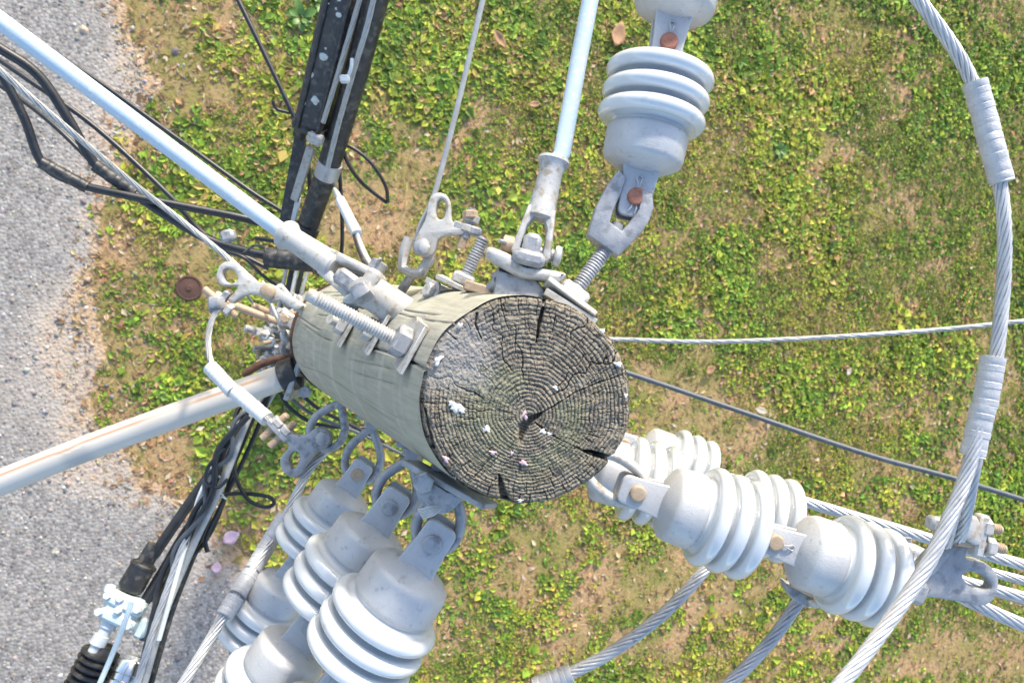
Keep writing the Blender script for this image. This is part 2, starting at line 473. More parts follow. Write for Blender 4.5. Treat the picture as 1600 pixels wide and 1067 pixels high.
def tag(o, label, cat, group=None):
    o['label'] = label; o['category'] = cat
    if group: o['group'] = group
    return o
class Thing:
    def __init__(s, name, label, cat, base, group=None, mtx=None):
        s.o = bpy.data.objects.new(name, None); SC.collection.objects.link(s.o)
        s.o.empty_display_size = .05
        s.base = Vector(base) if base is not None else None
        if mtx is not None: s.o.matrix_world = mtx; s.base = None
        else: s.o.location = s.base
        tag(s.o, label, cat, group)
    def part(s, name, mb, m, parent=None, **k):
        return mb.build(name, m, parent or s.o, s.base, **k)
def single(name, label, cat, mb, m, base, group=None, **k):
    o = mb.build(name, m, None, base, **k); o.location = base
    return tag(o, label, cat, group)
def structure(o):
    o['kind'] = 'structure'; return o

# ================================================================== SETTING: ground and road
gm = bpy.data.meshes.new('ground')
gm.from_pydata([(-400, -400, 0), (400, -400, 0), (400, 400, 0), (-400, 400, 0)], [], [(0, 1, 2, 3)])
gm.materials.append(M['soil'])
go = bpy.data.objects.new('ground', gm); SC.collection.objects.link(go); structure(go)

# road edge as seen in the photo (px), grass lies to its right
EDGE = [(150, -700), (160, -200), (165, 0), (200, 60), (235, 140), (190, 230), (140, 320), (122, 430), (128, 560), (135, 650), (170, 715), (245, 790), (320, 850),
        (385, 910), (430, 985), (455, 1067), (475, 1300), (480, 1900)]
EDGEW = np.array([[G(*p).x, G(*p).y] for p in EDGE])
def road_dist(x, y):
    """signed distance in metres from the road edge: positive over the grass"""
    best = np.full(x.shape, 1e9); sgn = np.ones(x.shape)
    for (ax, ay), (bx, by) in zip(EDGEW, EDGEW[1:]):
        dx, dy = bx - ax, by - ay
        t = np.clip(((x - ax) * dx + (y - ay) * dy) / (dx * dx + dy * dy), 0, 1)
        d = np.hypot(x - ax - t * dx, y - ay - t * dy)
        cr = dx * (y - ay) - dy * (x - ax)
        m = d < best
        sgn = np.where(m, np.where(cr > 0, 1., -1.), sgn); best = np.where(m, d, best)
    return best * sgn

def np_mesh(name, V, Fq, m, col=None, smooth=False, attr=None):
    me = bpy.data.meshes.new(name)
    V = np.asarray(V, np.float32); Fq = np.asarray(Fq, np.int32); k = Fq.shape[1]
    me.vertices.add(len(V)); me.vertices.foreach_set('co', V.ravel())
    me.loops.add(Fq.size); me.loops.foreach_set('vertex_index', Fq.ravel())
    me.polygons.add(len(Fq)); me.polygons.foreach_set('loop_start', np.arange(0, Fq.size, k, dtype=np.int32))
    me.update(calc_edges=True)
    if smooth: me.polygons.foreach_set('use_smooth', np.ones(len(Fq), bool))
    if col is not None:
        a = me.color_attributes.new('col', 'FLOAT_COLOR', 'POINT')
        c = np.ones((len(V), 4), np.float32); c[:, :3] = col; a.data.foreach_set('color', c.ravel())
    if attr is not None:
        for n_, x in attr.items():
            a = me.attributes.new(n_, 'FLOAT', 'POINT'); a.data.foreach_set('value', np.asarray(x, np.float32))
    me.materials.append(M[m]); me.validate()
    o = bpy.data.objects.new(name, me); SC.collection.objects.link(o)
    return o

# road: a sheet whose ragged edge follows the photo, dustier towards the verge
def build_road():
    g0, g1 = G(-500, 0).x, G(520, 0).x
    xs = np.concatenate([np.linspace(-40, g0, 12)[:-1], np.linspace(g0, g1, 170)])
    ys = np.concatenate([np.linspace(-40, -7, 10)[:-1], np.linspace(-7, 7, 260), np.linspace(7, 40, 10)[1:]])
    X, Y = np.meshgrid(xs, ys)
    D = road_dist(X.ravel(), Y.ravel()).reshape(X.shape)
    D2 = D + (fbm(X * 3.1, Y * 3.1, 5) - .5) * .35 + (fbm(X * 14, Y * 14, 9) - .5) * .12 - .05
    Z = .004 + .018 * sstep(0, -.5, D2) + (fbm(X * 2, Y * 2, 3) - .5) * .01 * (D2 < -.3)
    Z = np.where(D2 > 0, .004, Z)
    V = np.stack([X, Y, Z], -1).reshape(-1, 3)
    ny, nx = X.shape
    i = np.arange(ny * nx).reshape(ny, nx)
    Q = np.stack([i[:-1, :-1], i[:-1, 1:], i[1:, 1:], i[1:, :-1]], -1).reshape(-1, 4)
    Z = np.where(D2 > 0, .006 - .09 * np.clip(D2, 0, .3), Z); V[:, 2] = Z.ravel()
    inside = (D2.ravel()[Q] < .22).any(1)
    Q = Q[inside]
    u = np.unique(Q); rm = np.zeros(ny * nx, int); rm[u] = np.arange(len(u))
    dirt = sstep(-.45, -.05, D2 + (fbm(X * 1.6, Y * 1.6, 31) - .5) * .8).ravel()[u]
    # the pale sandy shoulder beside the drive
    pxx, pyy = project_np(V[u])
    sand = np.exp(-((pxx - 60) / 120) ** 2 - ((pyy - 600) / 75) ** 2) + np.exp(-((pxx - 160) / 60) ** 2 - ((pyy - 250) / 130) ** 2)
    dirt = np.clip(dirt * .75 + sand * .45, 0, .78) ; dirt = np.maximum(dirt, sstep(-.22, .02, (D2 + (fbm(X * 5, Y * 5, 37) - .5) * .3).ravel()[u]))
    structure(np_mesh('road', V[u], rm[Q], 'road', smooth=True, attr={'dirt': dirt}))
build_road()

def unique_colors(base, n, var=.25):
    b = np.array(base); k = rng.integers(0, len(b), n)
    return b[k] * (1 + (rng.random((n, 1)) - .5) * 2 * var) * (1 + (rng.random((n, 3)) - .5) * .2)

# loose chippings bedded in the road
def build_stones(n=24000):
    a = G(-260, -260); c = G(520, 1330)
    x = rng.uniform(G(-260, 500).x, G(520, 500).x, n); y = rng.uniform(c.y, a.y, n)
    d = road_dist(x, y) + (rng.random(n) - .5) * .25
    k = (d < .02) | ((d < .45) & (rng.random(n) < .12)); x, y, d = x[k], y[k], d[k]; n = len(x)
    P = np.stack([x, y, np.zeros(n)], -1)
    px, py = project_np(P)
    r = rng.lognormal(math.log(.0125), .32, n)
    sand = np.exp(-((px - 60) / 120) ** 2 - ((py - 600) / 75) ** 2) + np.exp(-((px - 160) / 60) ** 2 - ((py - 250) / 130) ** 2)
    keep = rng.random(n) > np.clip(sand * .45, 0, .5); P, r, d = P[keep], r[keep], d[keep]; n = len(P)
    base = np.array([(1, 0, 0), (.45, .9, 0), (-.5, .85, 0), (-1, 0, 0), (-.45, -.9, 0), (.5, -.85, 0), (.35, .3, .75), (-.4, .25, .7), (.05, -.45, .72)])
    fc = np.array([(0, 1, 6), (1, 2, 7), (1, 7, 6), (2, 3, 7), (3, 4, 8), (3, 8, 7), (4, 5, 8), (5, 0, 6), (5, 6, 8), (6, 7, 8)])
    V = np.repeat(base[None], n, 0) * (1 + (rng.random((n, 9, 3)) - .5) * .55)
    V *= r[:, None, None] * np.stack([np.ones(n), rng.uniform(.6, 1, n), rng.uniform(.5, 1, n)], -1)[:, None]
    t = rng.random(n) * 6.283; ct, st = np.cos(t)[:, None], np.sin(t)[:, None]
    X = V[..., 0] * ct - V[..., 1] * st; Y = V[..., 0] * st + V[..., 1] * ct
    V = np.stack([X, Y, V[..., 2]], -1) + P[:, None] + np.array([0, 0, .016]) - np.array([0, 0, 1.]) * (.012 * (d > -.25))[:, None, None]
    col = unique_colors([(.28, .26, .235), (.20, .185, .17), (.34, .31, .28), (.36, .28, .21), (.42, .38, .34), (.13, .125, .125)], n)
    Fq = (fc[None] + (np.arange(n) * 9)[:, None, None]).reshape(-1, 3)
    o = np_mesh('road_chippings', V.reshape(-1, 3), Fq, 'stone', np.repeat(col, 9, 0), smooth=False)
    o['kind'] = 'stuff'; tag(o, 'grey and tan stone chippings bedded in the road surface', 'gravel')
build_stones()

# ground cover: small broad leaves in rosettes, and blades
def leaf_mesh(P, az, tilt, ln, wd, fold=.25):
    n = len(P)
    ca, sa = np.cos(az), np.sin(az); ct, st = np.cos(tilt), np.sin(tilt)
    u = np.stack([ca * ct, sa * ct, st], -1); v = np.stack([-sa, ca, np.zeros(n)], -1)
    up = np.cross(u, v)
    b = P; tip = P + u * ln[:, None] - np.array([0, 0, 1]) * (ln * .18)[:, None]
    mid = P + u * (ln * .55)[:, None]
    l = mid + v * (wd * .5)[:, None] + up * (wd * fold)[:, None]; r = mid - v * (wd * .5)[:, None] + up * (wd * fold)[:, None]
    V = np.stack([b, l, tip, r], 1).reshape(-1, 3)
    i = np.arange(n) * 4
    Fq = np.concatenate([np.stack([i, i + 2, i + 1], -1), np.stack([i, i + 3, i + 2], -1)])
    return V, Fq
def grass_density(x, y, px, py):
    d = road_dist(x, y) + (fbm(x * 3.1, y * 3.1, 5) - .5) * .7 + (fbm(x * 9, y * 9, 6) - .5) * .3
    big = fbm(x * .75, y * .75, 41, 3); mid = fbm(x * 2.4, y * 2.4, 43, 3); fine = fbm(x * 7, y * 7, 47, 2)
    g = sstep(.38, .57, big * .34 + mid * .38 + fine * .28)
    g = g * .86 + .16
    # lusher and barer stretches of the lawn as photographed
    for (cx, cy, sx, sy, a) in [(420, 200, 110, 150, .35), (640, 90, 160, 90, .25), (1120, 180, 220, 120, .3), (1250, 330, 160, 90, .3), (1100, 470, 140, 60, .1), (760, 1010, 90, 60, .3),
                                (1500, 120, 120, 160, .25), (1560, 450, 90, 90, .25), (240, 640, 90, 50, .25), (390, 720, 60, 60, .5),
                                (280, 90, 80, 120, -.75), (190, 400, 50, 80, -.35), (270, 700, 40, 40, -.5), (1070, 640, 120, 60, -.5), (960, 870, 120, 60, -.35), (1060, 950, 70, 50, -.45), (1420, 90, 60, 60, -.25),
                                (1450, 1030, 170, 80, -.8), (1010, 900, 130, 60, -.5), (200, 120, 60, 200, -.4), (1130, 840, 60, 60, -.2), (900, 1000, 60, 40, -.3), (1580, 990, 80, 60, -.4), (1290, 250, 40, 60, -.5), (1410, 150, 40, 40, -.4), (540, 330, 70, 60, -.4), (640, 240, 50, 30, -.3), (500, 130, 40, 60, -.3), (1230, 960, 60, 60, .2), (560, 300, 60, 60, -.3), (300, 440, 50, 50, -.5), (1330, 690, 90, 60, .15), (1230, 600, 150, 50, -.2), (880, 780, 60, 40, .3)]:
        g = g + a * np.exp(-((px - cx) / sx) ** 2 - ((py - cy) / sy) ** 2)
    return np.clip(g, .04, 1) * sstep(-.05, .75, d)
def build_cover():
    n = 150000
    a = G(-240, -300); c = G(1950, 1370)
    x = rng.uniform(G(-240, 500).x, G(1990, 500).x, n); y = rng.uniform(c.y, a.y, n)
    P = np.stack([x, y, np.zeros(n)], -1); px, py = project_np(P)
    den = grass_density(x, y, px, py)
    far = np.clip((px - 600) / 1300, 0, 1)
    k = rng.random(n) < den * .66; P, x, y, px, py, den = P[k], x[k], y[k], px[k], py[k], den[k]; n = len(P)
    m = 6
    sz = rng.lognormal(math.log(.041), .26, n) * (.55 + 1.05 * sstep(.3, .7, fbm(x * 1.6, y * 1.6, 77)))
    PP = np.repeat(P, m, 0); N = n * m
    az = rng.random(N) * 6.283; tilt = rng.uniform(-.08, .42, N)
    ln = np.repeat(sz, m) * rng.uniform(.6, 1.25, N); wd = ln * rng.uniform(.42, .75, N)
    off = np.stack([np.cos(az), np.sin(az), np.zeros(N)], -1) * (ln * rng.uniform(0, .7, N))[:, None]
    PP = PP + off; PP[:, 2] += rng.uniform(.003, .020, N) * np.repeat(.4 + den, m)
    V, Fq = leaf_mesh(PP, az, tilt, ln, wd)
    pal = np.array([(.31, .44, .055), (.46, .51, .065), (.21, .35, .05), (.57, .55, .085), (.16, .27, .05), (.51, .41, .11), (.57, .37, .17)])
    hue = fbm(x * 1.3, y * 1.3, 91, 3); w_green = sstep(.36, .60, hue + sstep(1250, 1550, px) * .16 + (rng.random(n) - .5) * .15)
    kk = np.where(rng.random(n) < w_green, rng.choice([0, 2, 4, 0, 1], n), rng.choice([1, 3, 0, 5, 1, 6], n))
    ki = np.repeat(kk, m); sw = rng.random(N) < .22; ki = np.where(sw, rng.integers(0, 7, N), ki)
    col = pal[ki] * rng.uniform(.75, 1.25, (N, 1)) * np.repeat(.55 + .9 * fbm(x * 8, y * 8, 119, 2), m)[:, None] * (1 + (rng.random((N, 3)) - .5) * .15)
    o = np_mesh('ground_cover', V, Fq, 'leaf', np.repeat(np.clip(col, 0, 1), 4, 0)); o['kind'] = 'stuff'
    tag(o, 'low yellow green broadleaf weeds and clover covering the verge', 'grass')
    # low turf that fills in between the rosettes
    n = 420000
    x = rng.uniform(G(-240, 500).x, G(1990, 500).x, n); y = rng.uniform(c.y, a.y, n)
    P = np.stack([x, y, rng.uniform(.002, .010, n)], -1); px, py = project_np(P)
    den = grass_density(x, y, px, py); k = rng.random(n) < np.clip(den * 1.25 - .08, .02, 1) ** .8; P, x, y, px = P[k], x[k], y[k], px[k]; n = len(P)
    ln = rng.uniform(.018, .040, n)
    V, Fq = leaf_mesh(P, rng.random(n) * 6.283, rng.uniform(-.05, .3, n), ln, ln * rng.uniform(.3, .6, n), .12)
    g_ = sstep(.36, .60, fbm(x * 1.3, y * 1.3, 91, 3) + sstep(1250, 1550, px) * .16)[:, None]
    col = unique_colors([(.31, .37, .06), (.40, .40, .07), (.25, .31, .055), (.46, .39, .10)], n) * (1 - g_) + unique_colors([(.20, .33, .05), (.15, .27, .045), (.26, .36, .06)], n) * g_
    o = np_mesh('low_turf', V, Fq, 'leaf', np.repeat(np.clip(col, 0, 1), 4, 0)); o['kind'] = 'stuff'
    tag(o, 'short fine green turf lying low between the weeds', 'grass')
    # blades
    n = 90000
    x = rng.uniform(G(-240, 500).x, G(1990, 500).x, n); y = rng.uniform(c.y, a.y, n)
    P = np.stack([x, y, np.full(n, .006)], -1); px, py = project_np(P)
    den = grass_density(x, y, px, py); k = rng.random(n) < den; P = P[k]; n = len(P)
    ln = rng.uniform(.04, .12, n)
    V, Fq = leaf_mesh(P, rng.random(n) * 6.283, rng.uniform(.05, .8, n), ln, ln * rng.uniform(.07, .13, n), .1)
    col = unique_colors([(.20, .27, .06), (.32, .34, .08), (.14, .20, .05), (.42, .34, .15)], n)
    o = np_mesh('grass_blades', V, Fq, 'leaf', np.repeat(col, 4, 0)); o['kind'] = 'stuff'
    tag(o, 'thin green grass blades growing between the weeds', 'grass')
    # dead straw and leaf crumbs on the soil
    n = 120000
    x = rng.uniform(G(-240, 500).x, G(1990, 500).x, n); y = rng.uniform(c.y, a.y, n)
    d = road_dist(x, y) + (fbm(x * 3.1, y * 3.1, 5) - .5) * .5; k = (d > -.25) & (rng.random(n) < np.clip(.30 + (d + .25) * 2.2, 0, 1)) & ((rng.random(n) < .62) | (d < .6)); x, y = x[k], y[k]; n = len(x)
    P = np.stack([x, y, rng.uniform(.003, .02, n)], -1)
    ln = rng.uniform(.02, .085, n); wr = np.where(rng.random(n) < .3, rng.uniform(.3, .6, n), rng.uniform(.07, .16, n))
    V, Fq = leaf_mesh(P, rng.random(n) * 6.283, rng.uniform(-.05, .25, n), ln, ln * wr, .08)
    col = unique_colors([(.42, .28, .14), (.32, .19, .09), (.50, .37, .21), (.20, .12, .06), (.45, .25, .13), (.56, .43, .28)], n)
    o = np_mesh('dry_straw', V, Fq, 'straw', np.repeat(np.clip(col, 0, 1), 4, 0)); o['kind'] = 'stuff'
    tag(o, 'dead brown straw and leaf crumbs lying on the bare soil', 'straw')
build_cover()

b_ = G(296, 450)
# rosette weeds with big leaves near the black closure, and single fallen leaves and petals
def weed(px, py, size, n, label):
    b = G(px, py); mb = MB()
    for k in range(n):
        az = 2.399 * k + random.uniform(-.3, .3); ln = size * random.uniform(.6, 1.1); t = .15 + .7 * k / n
        u = Vector((math.cos(az) * math.cos(t), math.sin(az) * math.cos(t), math.sin(t))); v = Vector((-math.sin(az), math.cos(az), 0))
        p = b + Vector((0, 0, .02)); vs = []
        for i, ww in enumerate((.02, .16, .24, .19, .02)):
            c = p + u * (ln * (i / 4 * .85 + .15)) + Vector((0, 0, -ln * .25 * (i / 4) ** 2))
            vs += [c + v * ln * ww + Vector((0, 0, ln * ww * .3)), c, c - v * ln * ww + Vector((0, 0, ln * ww * .3))]
        fs = []
        for i in range(4):
            fs += [(3 * i, 3 * i + 1, 3 * i + 4, 3 * i + 3), (3 * i + 1, 3 * i + 2, 3 * i + 5, 3 * i + 4)]
        mb.add(vs, fs)
    return single('broadleaf_weed', label, 'weed', mb, M_WEED, b, 'large rosette weeds in the verge')
M_WEED = mat('weed_leaf', (.07, .15, .025), (.13, .23, .04), .45, 0, 20, .2, 120)
weed(470, 30, .17, 12, 'large light green rosette weed left of the black splice closure')
weed(505, 12, .13, 9, 'smaller rosette weed touching the black splice closure near top edge')
weed(1215, 235, .12, 9, 'rosette weed in the lawn right of the upper insulator')
def curled_leaf(name, px, py, ln, wd, az, m, label, cat, z=.05, curl=.5, group=None):
    b = G(px, py); u = Vector((math.cos(az), math.sin(az), 0)); v = Vector((-u.y, u.x, 0)); vs = []; fs = []
    prof = (.05, .30, .47, .5, .42, .26, .06)
    for i, ww in enumerate(prof):
        t = i / 6 - .5
        for j in (-1, -.5, 0, .5, 1):
            vs.append(b + u * ln * t + v * (wd * ww * j) + Vector((0, 0, z + curl * wd * (j * j) * ww * .6 + abs(t) * ln * .18 + random.uniform(-.002, .002))))
    for i in range(6):
        for j in range(4):
            a = i * 5 + j; fs.append((a, a + 1, a + 6, a + 5))
    mb = MB().add(vs, fs)
    o = single(name, label, cat, mb, m, b, group)
    md = o.modifiers.new('thickness', 'SOLIDIFY'); md.thickness = .0015
    return o
curled_leaf('fallen_leaf', 778, 66, .20, .09, -.9, 'brown_leaf', 'curled brown fallen leaf on grass between the thin guy wire and fibreglass rod', 'leaf', .06, .8, 'fallen leaves')
curled_leaf('fallen_leaf', 962, 58, .26, .15, 1.3, 'brown_leaf', 'wide tan fallen leaf beside the upper white insulator', 'leaf', .06, .3, 'fallen leaves')
curled_leaf('fallen_leaf', 832, 166, .12, .06, .2, 'brown_leaf', 'small orange brown leaf left of the vertical fibreglass rod', 'leaf', .06, .5, 'fallen leaves')
curled_leaf('fallen_leaf', 1105, 577, .12, .09, .5, 'brown_leaf', 'dry leaf on grass just above the dark cable right of the pole', 'leaf', .06, .4, 'fallen leaves')
curled_leaf('fallen_leaf', 1183, 640, .16, .08, 2.8, 'pale_leaf', 'pale fallen leaf below the dark cable', 'leaf', .06, .4, 'fallen leaves')
curled_leaf('fallen_leaf', 1320, 580, .10, .06, 1.0, 'pale_leaf', 'small pale leaf in grass right of the light cable', 'leaf', .06, .4, 'fallen leaves')
curled_leaf('petal', 362, 836, .15, .12, .5, 'pink', 'larger pink petal on grass beside the drive', 'petal', .05, .3, 'pink petals')
curled_leaf('petal', 339, 884, .10, .085, 1.4, 'pink', 'smaller pink petal at the edge of the drive', 'petal', .03, .3, 'pink petals')

T = Thing('valve_box', 'dark rusty round valve box set in the grass left of the pole', 'valve box', b_)
T.part('rim', MB().lathe(frame(b_, (0, 0, 1), AX), [(0, .105), (.022, .110), (.03, .104), (.03, .092), (.022, .090)], 30, False), 'rust')
T.part('lid', MB().lathe(frame(b_, (0, 0, 1), AX), [(.0, .091), (.023, .091), (.027, .06), (.030, .03), (.036, .026), (.038, .01)], 30), 'rust')
# ================================================================== THE POLE
def build_pole():
    base = W(POLE_CTRL[-1][0], POLE_CTRL[-1][1], 6.93)
    T = Thing('utility_pole', 'weathered round timber utility pole with ringed and cracked top', 'pole', base)
    NT = 520
    th = np.linspace(0, 2 * np.pi, NT, endpoint=False)
    wob = 1 + .012 * np.sin(2 * th + .6) + .010 * np.sin(3 * th + 2) + (vnoise(np.cos(th) * 4 + 9, np.sin(th) * 4 + 9, 3) - .5) * .03
    ds = np.concatenate([np.arange(.8865, 2.3, .012), np.arange(2.3, 6.95, .08)])
    xs = np.interp(ds, _pc[:, 2], _pc[:, 0]); ys = np.interp(ds, _pc[:, 2], _pc[:, 1]); rs = np.interp(ds, _pc[:, 2], _pc[:, 3])
    ker = np.ones(13) / 13                                   # ease the kinks of the axis
    pad = lambda a: np.convolve(np.concatenate([a[0] + (a[0] - a[1:7][::-1]), a, a[-1] + (a[-1] - a[-7:-1][::-1])]), ker, 'valid')
    xs, ys = pad(xs), pad(ys)
    _r = random.Random(5)
    CHK = tuple((_r.uniform(0, 6.283), _a, _a + _r.uniform(.12, .6), _r.uniform(.004, .009), _r.uniform(.003, .007)) for _a in [_r.uniform(.86, 1.7) for _k in range(46)])
    V = []; UV = []
    for i, d in enumerate(ds):
        rr = rs[i] * wob * (1 + (vnoise(th * 0 + d * 7, np.cos(th) * 3 + np.sin(th) * 5, 8) - .5) * .012)
        chk = np.zeros(NT)
        for (a0, d0, d1, wd, dp) in ((2.85, .88, 1.15, .012, .009), (2.2, .95, 1.6, .008, .006), (3.5, 1.0, 1.7, .008, .006), (-2.3, .88, 1.5, .008, .007), (-.62, .88, 1.4, .05, .02), (1.3, .88, 1.1, .02, .010), (3.95, .9, 1.9, .008, .006)) + CHK:
            aa = a0 + .05 * math.sin(d * 9 + a0 * 5)
            f = np.clip((d1 - d) / .08, 0, 1) * np.clip((d - d0) / .03, 0 if d0 > .885 else 1, 1)
            da = (th - aa + np.pi) % (2 * np.pi) - np.pi
            chk += dp * f * np.exp(-(da / wd) ** 2)
        rr = rr - chk
        P = np.stack([xs[i] + rr * np.cos(th), ys[i] + rr * np.sin(th), np.full(NT, -d)], -1)
        V.append(P @ R3n.T + np.array(CAM) - np.array(base))
        UV.append(np.stack([th / 6.2832, np.full(NT, d)], -1))
    V = np.concatenate(V); UV = np.concatenate(UV)
    ii = np.arange(len(ds) - 1)[:, None] * NT; k = np.arange(NT)[None]
    Q = np.stack([ii + k, ii + NT + k, ii + NT + (k + 1) % NT, ii + (k + 1) % NT], -1).reshape(-1, 4)
    o = np_mesh('shaft', V, Q, 'pole', smooth=True)
    uvl = o.data.uv_layers.new(name='UVMap'); vi = np.empty(len(o.data.loops), np.int32); o.data.loops.foreach_get('vertex_index', vi)
    uu = UV[vi]
    f4 = uu.reshape(-1, 4, 2).copy(); wrap = (f4[..., 0].max(1) - f4[..., 0].min(1)) > .5
    f4[..., 0] = np.where(wrap[:, None] & (f4[..., 0] < .5), f4[..., 0] + 1, f4[..., 0])
    uvl.data.foreach_set('uv', f4.reshape(-1).astype(np.float32))
    o.parent = T.o

    # end grain: rings, checks and splits as relief
    NA, NR = 1000, 280
    A = np.linspace(0, 2 * np.pi, NA, endpoint=False); RHO = np.concatenate([np.linspace(.004, 1, NR), [1.0]])
    a2, rho = np.meshgrid(A, RHO)
    R0 = .1265; s_px = .88 / F
    cx0, cy0, _ = pole_at(.88)
    ring_c = np.array([(826 - CX) * s_px, (CY - 652) * s_px])
    wob2 = 1 + .012 * np.sin(2 * A + .6) + .010 * np.sin(3 * A + 2) + (vnoise(np.cos(A) * 4 + 9, np.sin(A) * 4 + 9, 3) - .5) * .03
    chip = (fbm(np.cos(A) * 22 + 50, np.sin(A) * 22 + 50, 61, 3) - .5) * .016
    ox = cx0 + .1255 * (wob2 + chip) * np.cos(A); oy = cy0 + .1255 * (wob2 + chip) * np.sin(A)
    X = ring_c[0] + (ox[None] - ring_c[0]) * rho; Y = ring_c[1] + (oy[None] - ring_c[1]) * rho
    PX = CX + X / s_px; PY = CY - Y / s_px
    warp = (fbm(PX / 26, PY / 26, 12, 3) - .5)
    q = rho ** .92 * 27 + warp * 1.1
    fr = q - np.floor(q)
    ringz = .0021 * np.sin(fr * np.pi) ** .6
    ringamp = .45 + .9 * fbm(PX / 40, PY / 40, 21, 2)
    # checks: short radial cracks in bands
    crack = np.zeros_like(q)
    for layer, (bw, cell, wdt, dep) in enumerate(((1.15, 9.0, .48, .0030), (3.1, 21, .60, .0046))):
        bq = q / bw + warp * .5 + layer * .37
        b = np.floor(bq); rad = np.maximum(6, rho * 160)
        nb = np.maximum(5, np.round(2 * np.pi * (b + .5) * bw / 27 * 160 / cell))
        aa = (a2 + warp * .05 + (fbm(PX / 9, PY / 9, 33 + layer, 2) - .5) * .05 * 60 / rad) / (2 * np.pi) * nb + _hash(b, b * 0 + 3, 5 + layer) * 9
        ia = np.floor(aa); best = np.full(q.shape, 9.)
        strg = np.zeros_like(q)
        for kx in (-1, 0, 1):
            edge = ia + kx + .75 * _hash(ia + kx, b, 71 + layer)
            dd = np.abs(aa - edge) / nb * 2 * np.pi * rad
            st_ = _hash(ia + kx, b, 97 + layer)
            m = dd < best; strg = np.where(m, st_, strg); best = np.where(m, dd, best)
        wl = wdt * (.35 + .9 * strg)
        crack = np.maximum(crack, dep * sstep(.30, .75, strg + layer * -.12) * np.exp(-(best / wl) ** 2))
        fb = bq - b; db = np.minimum(fb, 1 - fb) * bw * 160 / 27
        tang = _hash(np.floor(aa), np.round(bq), 131 + layer)
        crack = np.maximum(crack, dep * .7 * sstep(.45, .8, tang) * np.exp(-(db / (wdt * .8)) ** 2))
    crack *= sstep(.05, .16, rho) * (.45 + .75 * sstep(.3, .95, rho))
    # long radial checks
    for k in range(9):
        t0 = random.random() * 6.283; r0 = random.uniform(.25, .8); r1 = min(1.02, r0 + random.uniform(.15, .6)); wd_ = random.uniform(.6, 1.2)
        ang = t0 + .03 * np.sin(rho * 25 + k) + (fbm(rho * 14, rho * 0 + k, 5) - .5) * .12
        da = ((a2 - ang + np.pi) % (2 * np.pi) - np.pi) * rho * 160
        crack = np.maximum(crack, .006 * np.exp(-(da / wd_) ** 2) * sstep(r0 - .04, r0 + .04, rho) * sstep(r1 + .03, r1 - .03, rho))
    smooth_patch = np.exp(-((PX - 712) / 62) ** 4 - ((PY - 553) / 58) ** 4) * sstep(.30, .5, fbm(PX / 18, PY / 18, 55, 3) + .2)
    crack *= 1 - .93 * smooth_patch; ringz = ringz * ringamp * (1 - .85 * smooth_patch)
    def split(pts, wds, dep):
        z = np.zeros_like(q)
        for (p0, p1, w0, w1) in zip(pts, pts[1:], wds, wds[1:]):
            dx, dy = p1[0] - p0[0], p1[1] - p0[1]
            t = np.clip(((PX - p0[0]) * dx + (PY - p0[1]) * dy) / (dx * dx + dy * dy), 0, 1)
            jx = (fbm(PX / 7, PY / 7, 63, 2) - .5) * 5
            dd = np.hypot(PX - p0[0] - t * dx, PY - p0[1] - t * dy) + jx * .5
            wl = w0 + (w1 - w0) * t
            z = np.maximum(z, dep * np.exp(-(np.maximum(dd, 0) / wl) ** 3))
        return z
    big = split([(828, 654), (862, 636), (900, 612), (940, 596), (990, 580)], [2.0, .8, .9, .8, .7], .005)
    big = np.maximum(big, split([(912, 704), (928, 709), (946, 715), (975, 722)], [1.5, 3.5, 4, 6], .045))
    big = np.maximum(big, split([(836, 660), (870, 684), (912, 704)], [1.6, .8, 1.2], .006))
    big = np.maximum(big, split([(852, 455), (849, 480), (843, 502), (838, 535)], [2.6, 1.8, 3, .9], .016))
    big = np.maximum(big, split([(648, 612), (664, 640), (677, 700)], [1.2, 1.4, 3], .008))
    big = np.maximum(big, split([(796, 796), (786, 772), (779, 740)], [6, 6, 1], .013))
    big = np.maximum(big, split([(700, 500), (690, 512), (712, 530)], [2.2, 1.6, .8], .008))
    big = np.maximum(big, split([(745, 490), (742, 505), (752, 530)], [2.4, 1.8, .8], .008))
    big = np.maximum(big, split([(812, 690), (818, 668), (829, 655), (846, 646)], [2, 7, 6, 2], .013))
    fine = (fbm(PX / 3.2, PY / 3.2, 88, 2) - .5) * .0022 + (fbm(PX / 14, PY / 14, 89, 3) - .5) * .004
    edge = -.006 * sstep(.955, 1.0, rho)
    dome = -.004 * rho ** 2
    Z = ringz - np.maximum(crack, big) + fine + edge + dome
    Z[-1] = -.03                                         # lip that runs down inside the shaft
    P = np.stack([X, Y, -.88 + Z], -1).reshape(-1, 3)
    lx, ly, lr = pole_at(.8935); lr = lr * wob2 * .998
    P[-NA:, 0] = lx + lr * np.cos(A); P[-NA:, 1] = ly + lr * np.sin(A); P[-NA:, 2] = -.8935
    late = np.sin(fr * np.pi) ** .8
    n1 = fbm(PX / 30, PY / 30, 101, 4); n2 = fbm(PX / 5, PY / 5, 103, 3); n3 = fbm(PX / 60, PY / 60, 107, 2)
    mixc = lambda a, b, t: np.array(a) * (1 - t[..., None]) + np.array(b) * t[..., None]
    C = mixc((.10, .083, .06), (.25, .22, .172), np.clip(late * .65 + (n2 - .5) * .9 + .12, 0, 1))
    C = C * (.72 + .62 * n1)[..., None]
    grn = np.exp(-((rho - .42) / .3) ** 2) * sstep(.42, .62, n3 + (n1 - .5) * .5)
    C = C * (1 - .45 * grn[..., None]) + np.array((.17, .185, .10)) * .45 * grn[..., None]
    C = C * (1 - .75 * smooth_patch[..., None]) + np.array((.30, .28, .26)) * (.8 + .4 * n2)[..., None] * .75 * smooth_patch[..., None]
    i = np.arange(len(RHO) - 1)[:, None] * NA; k = np.arange(NA)[None]
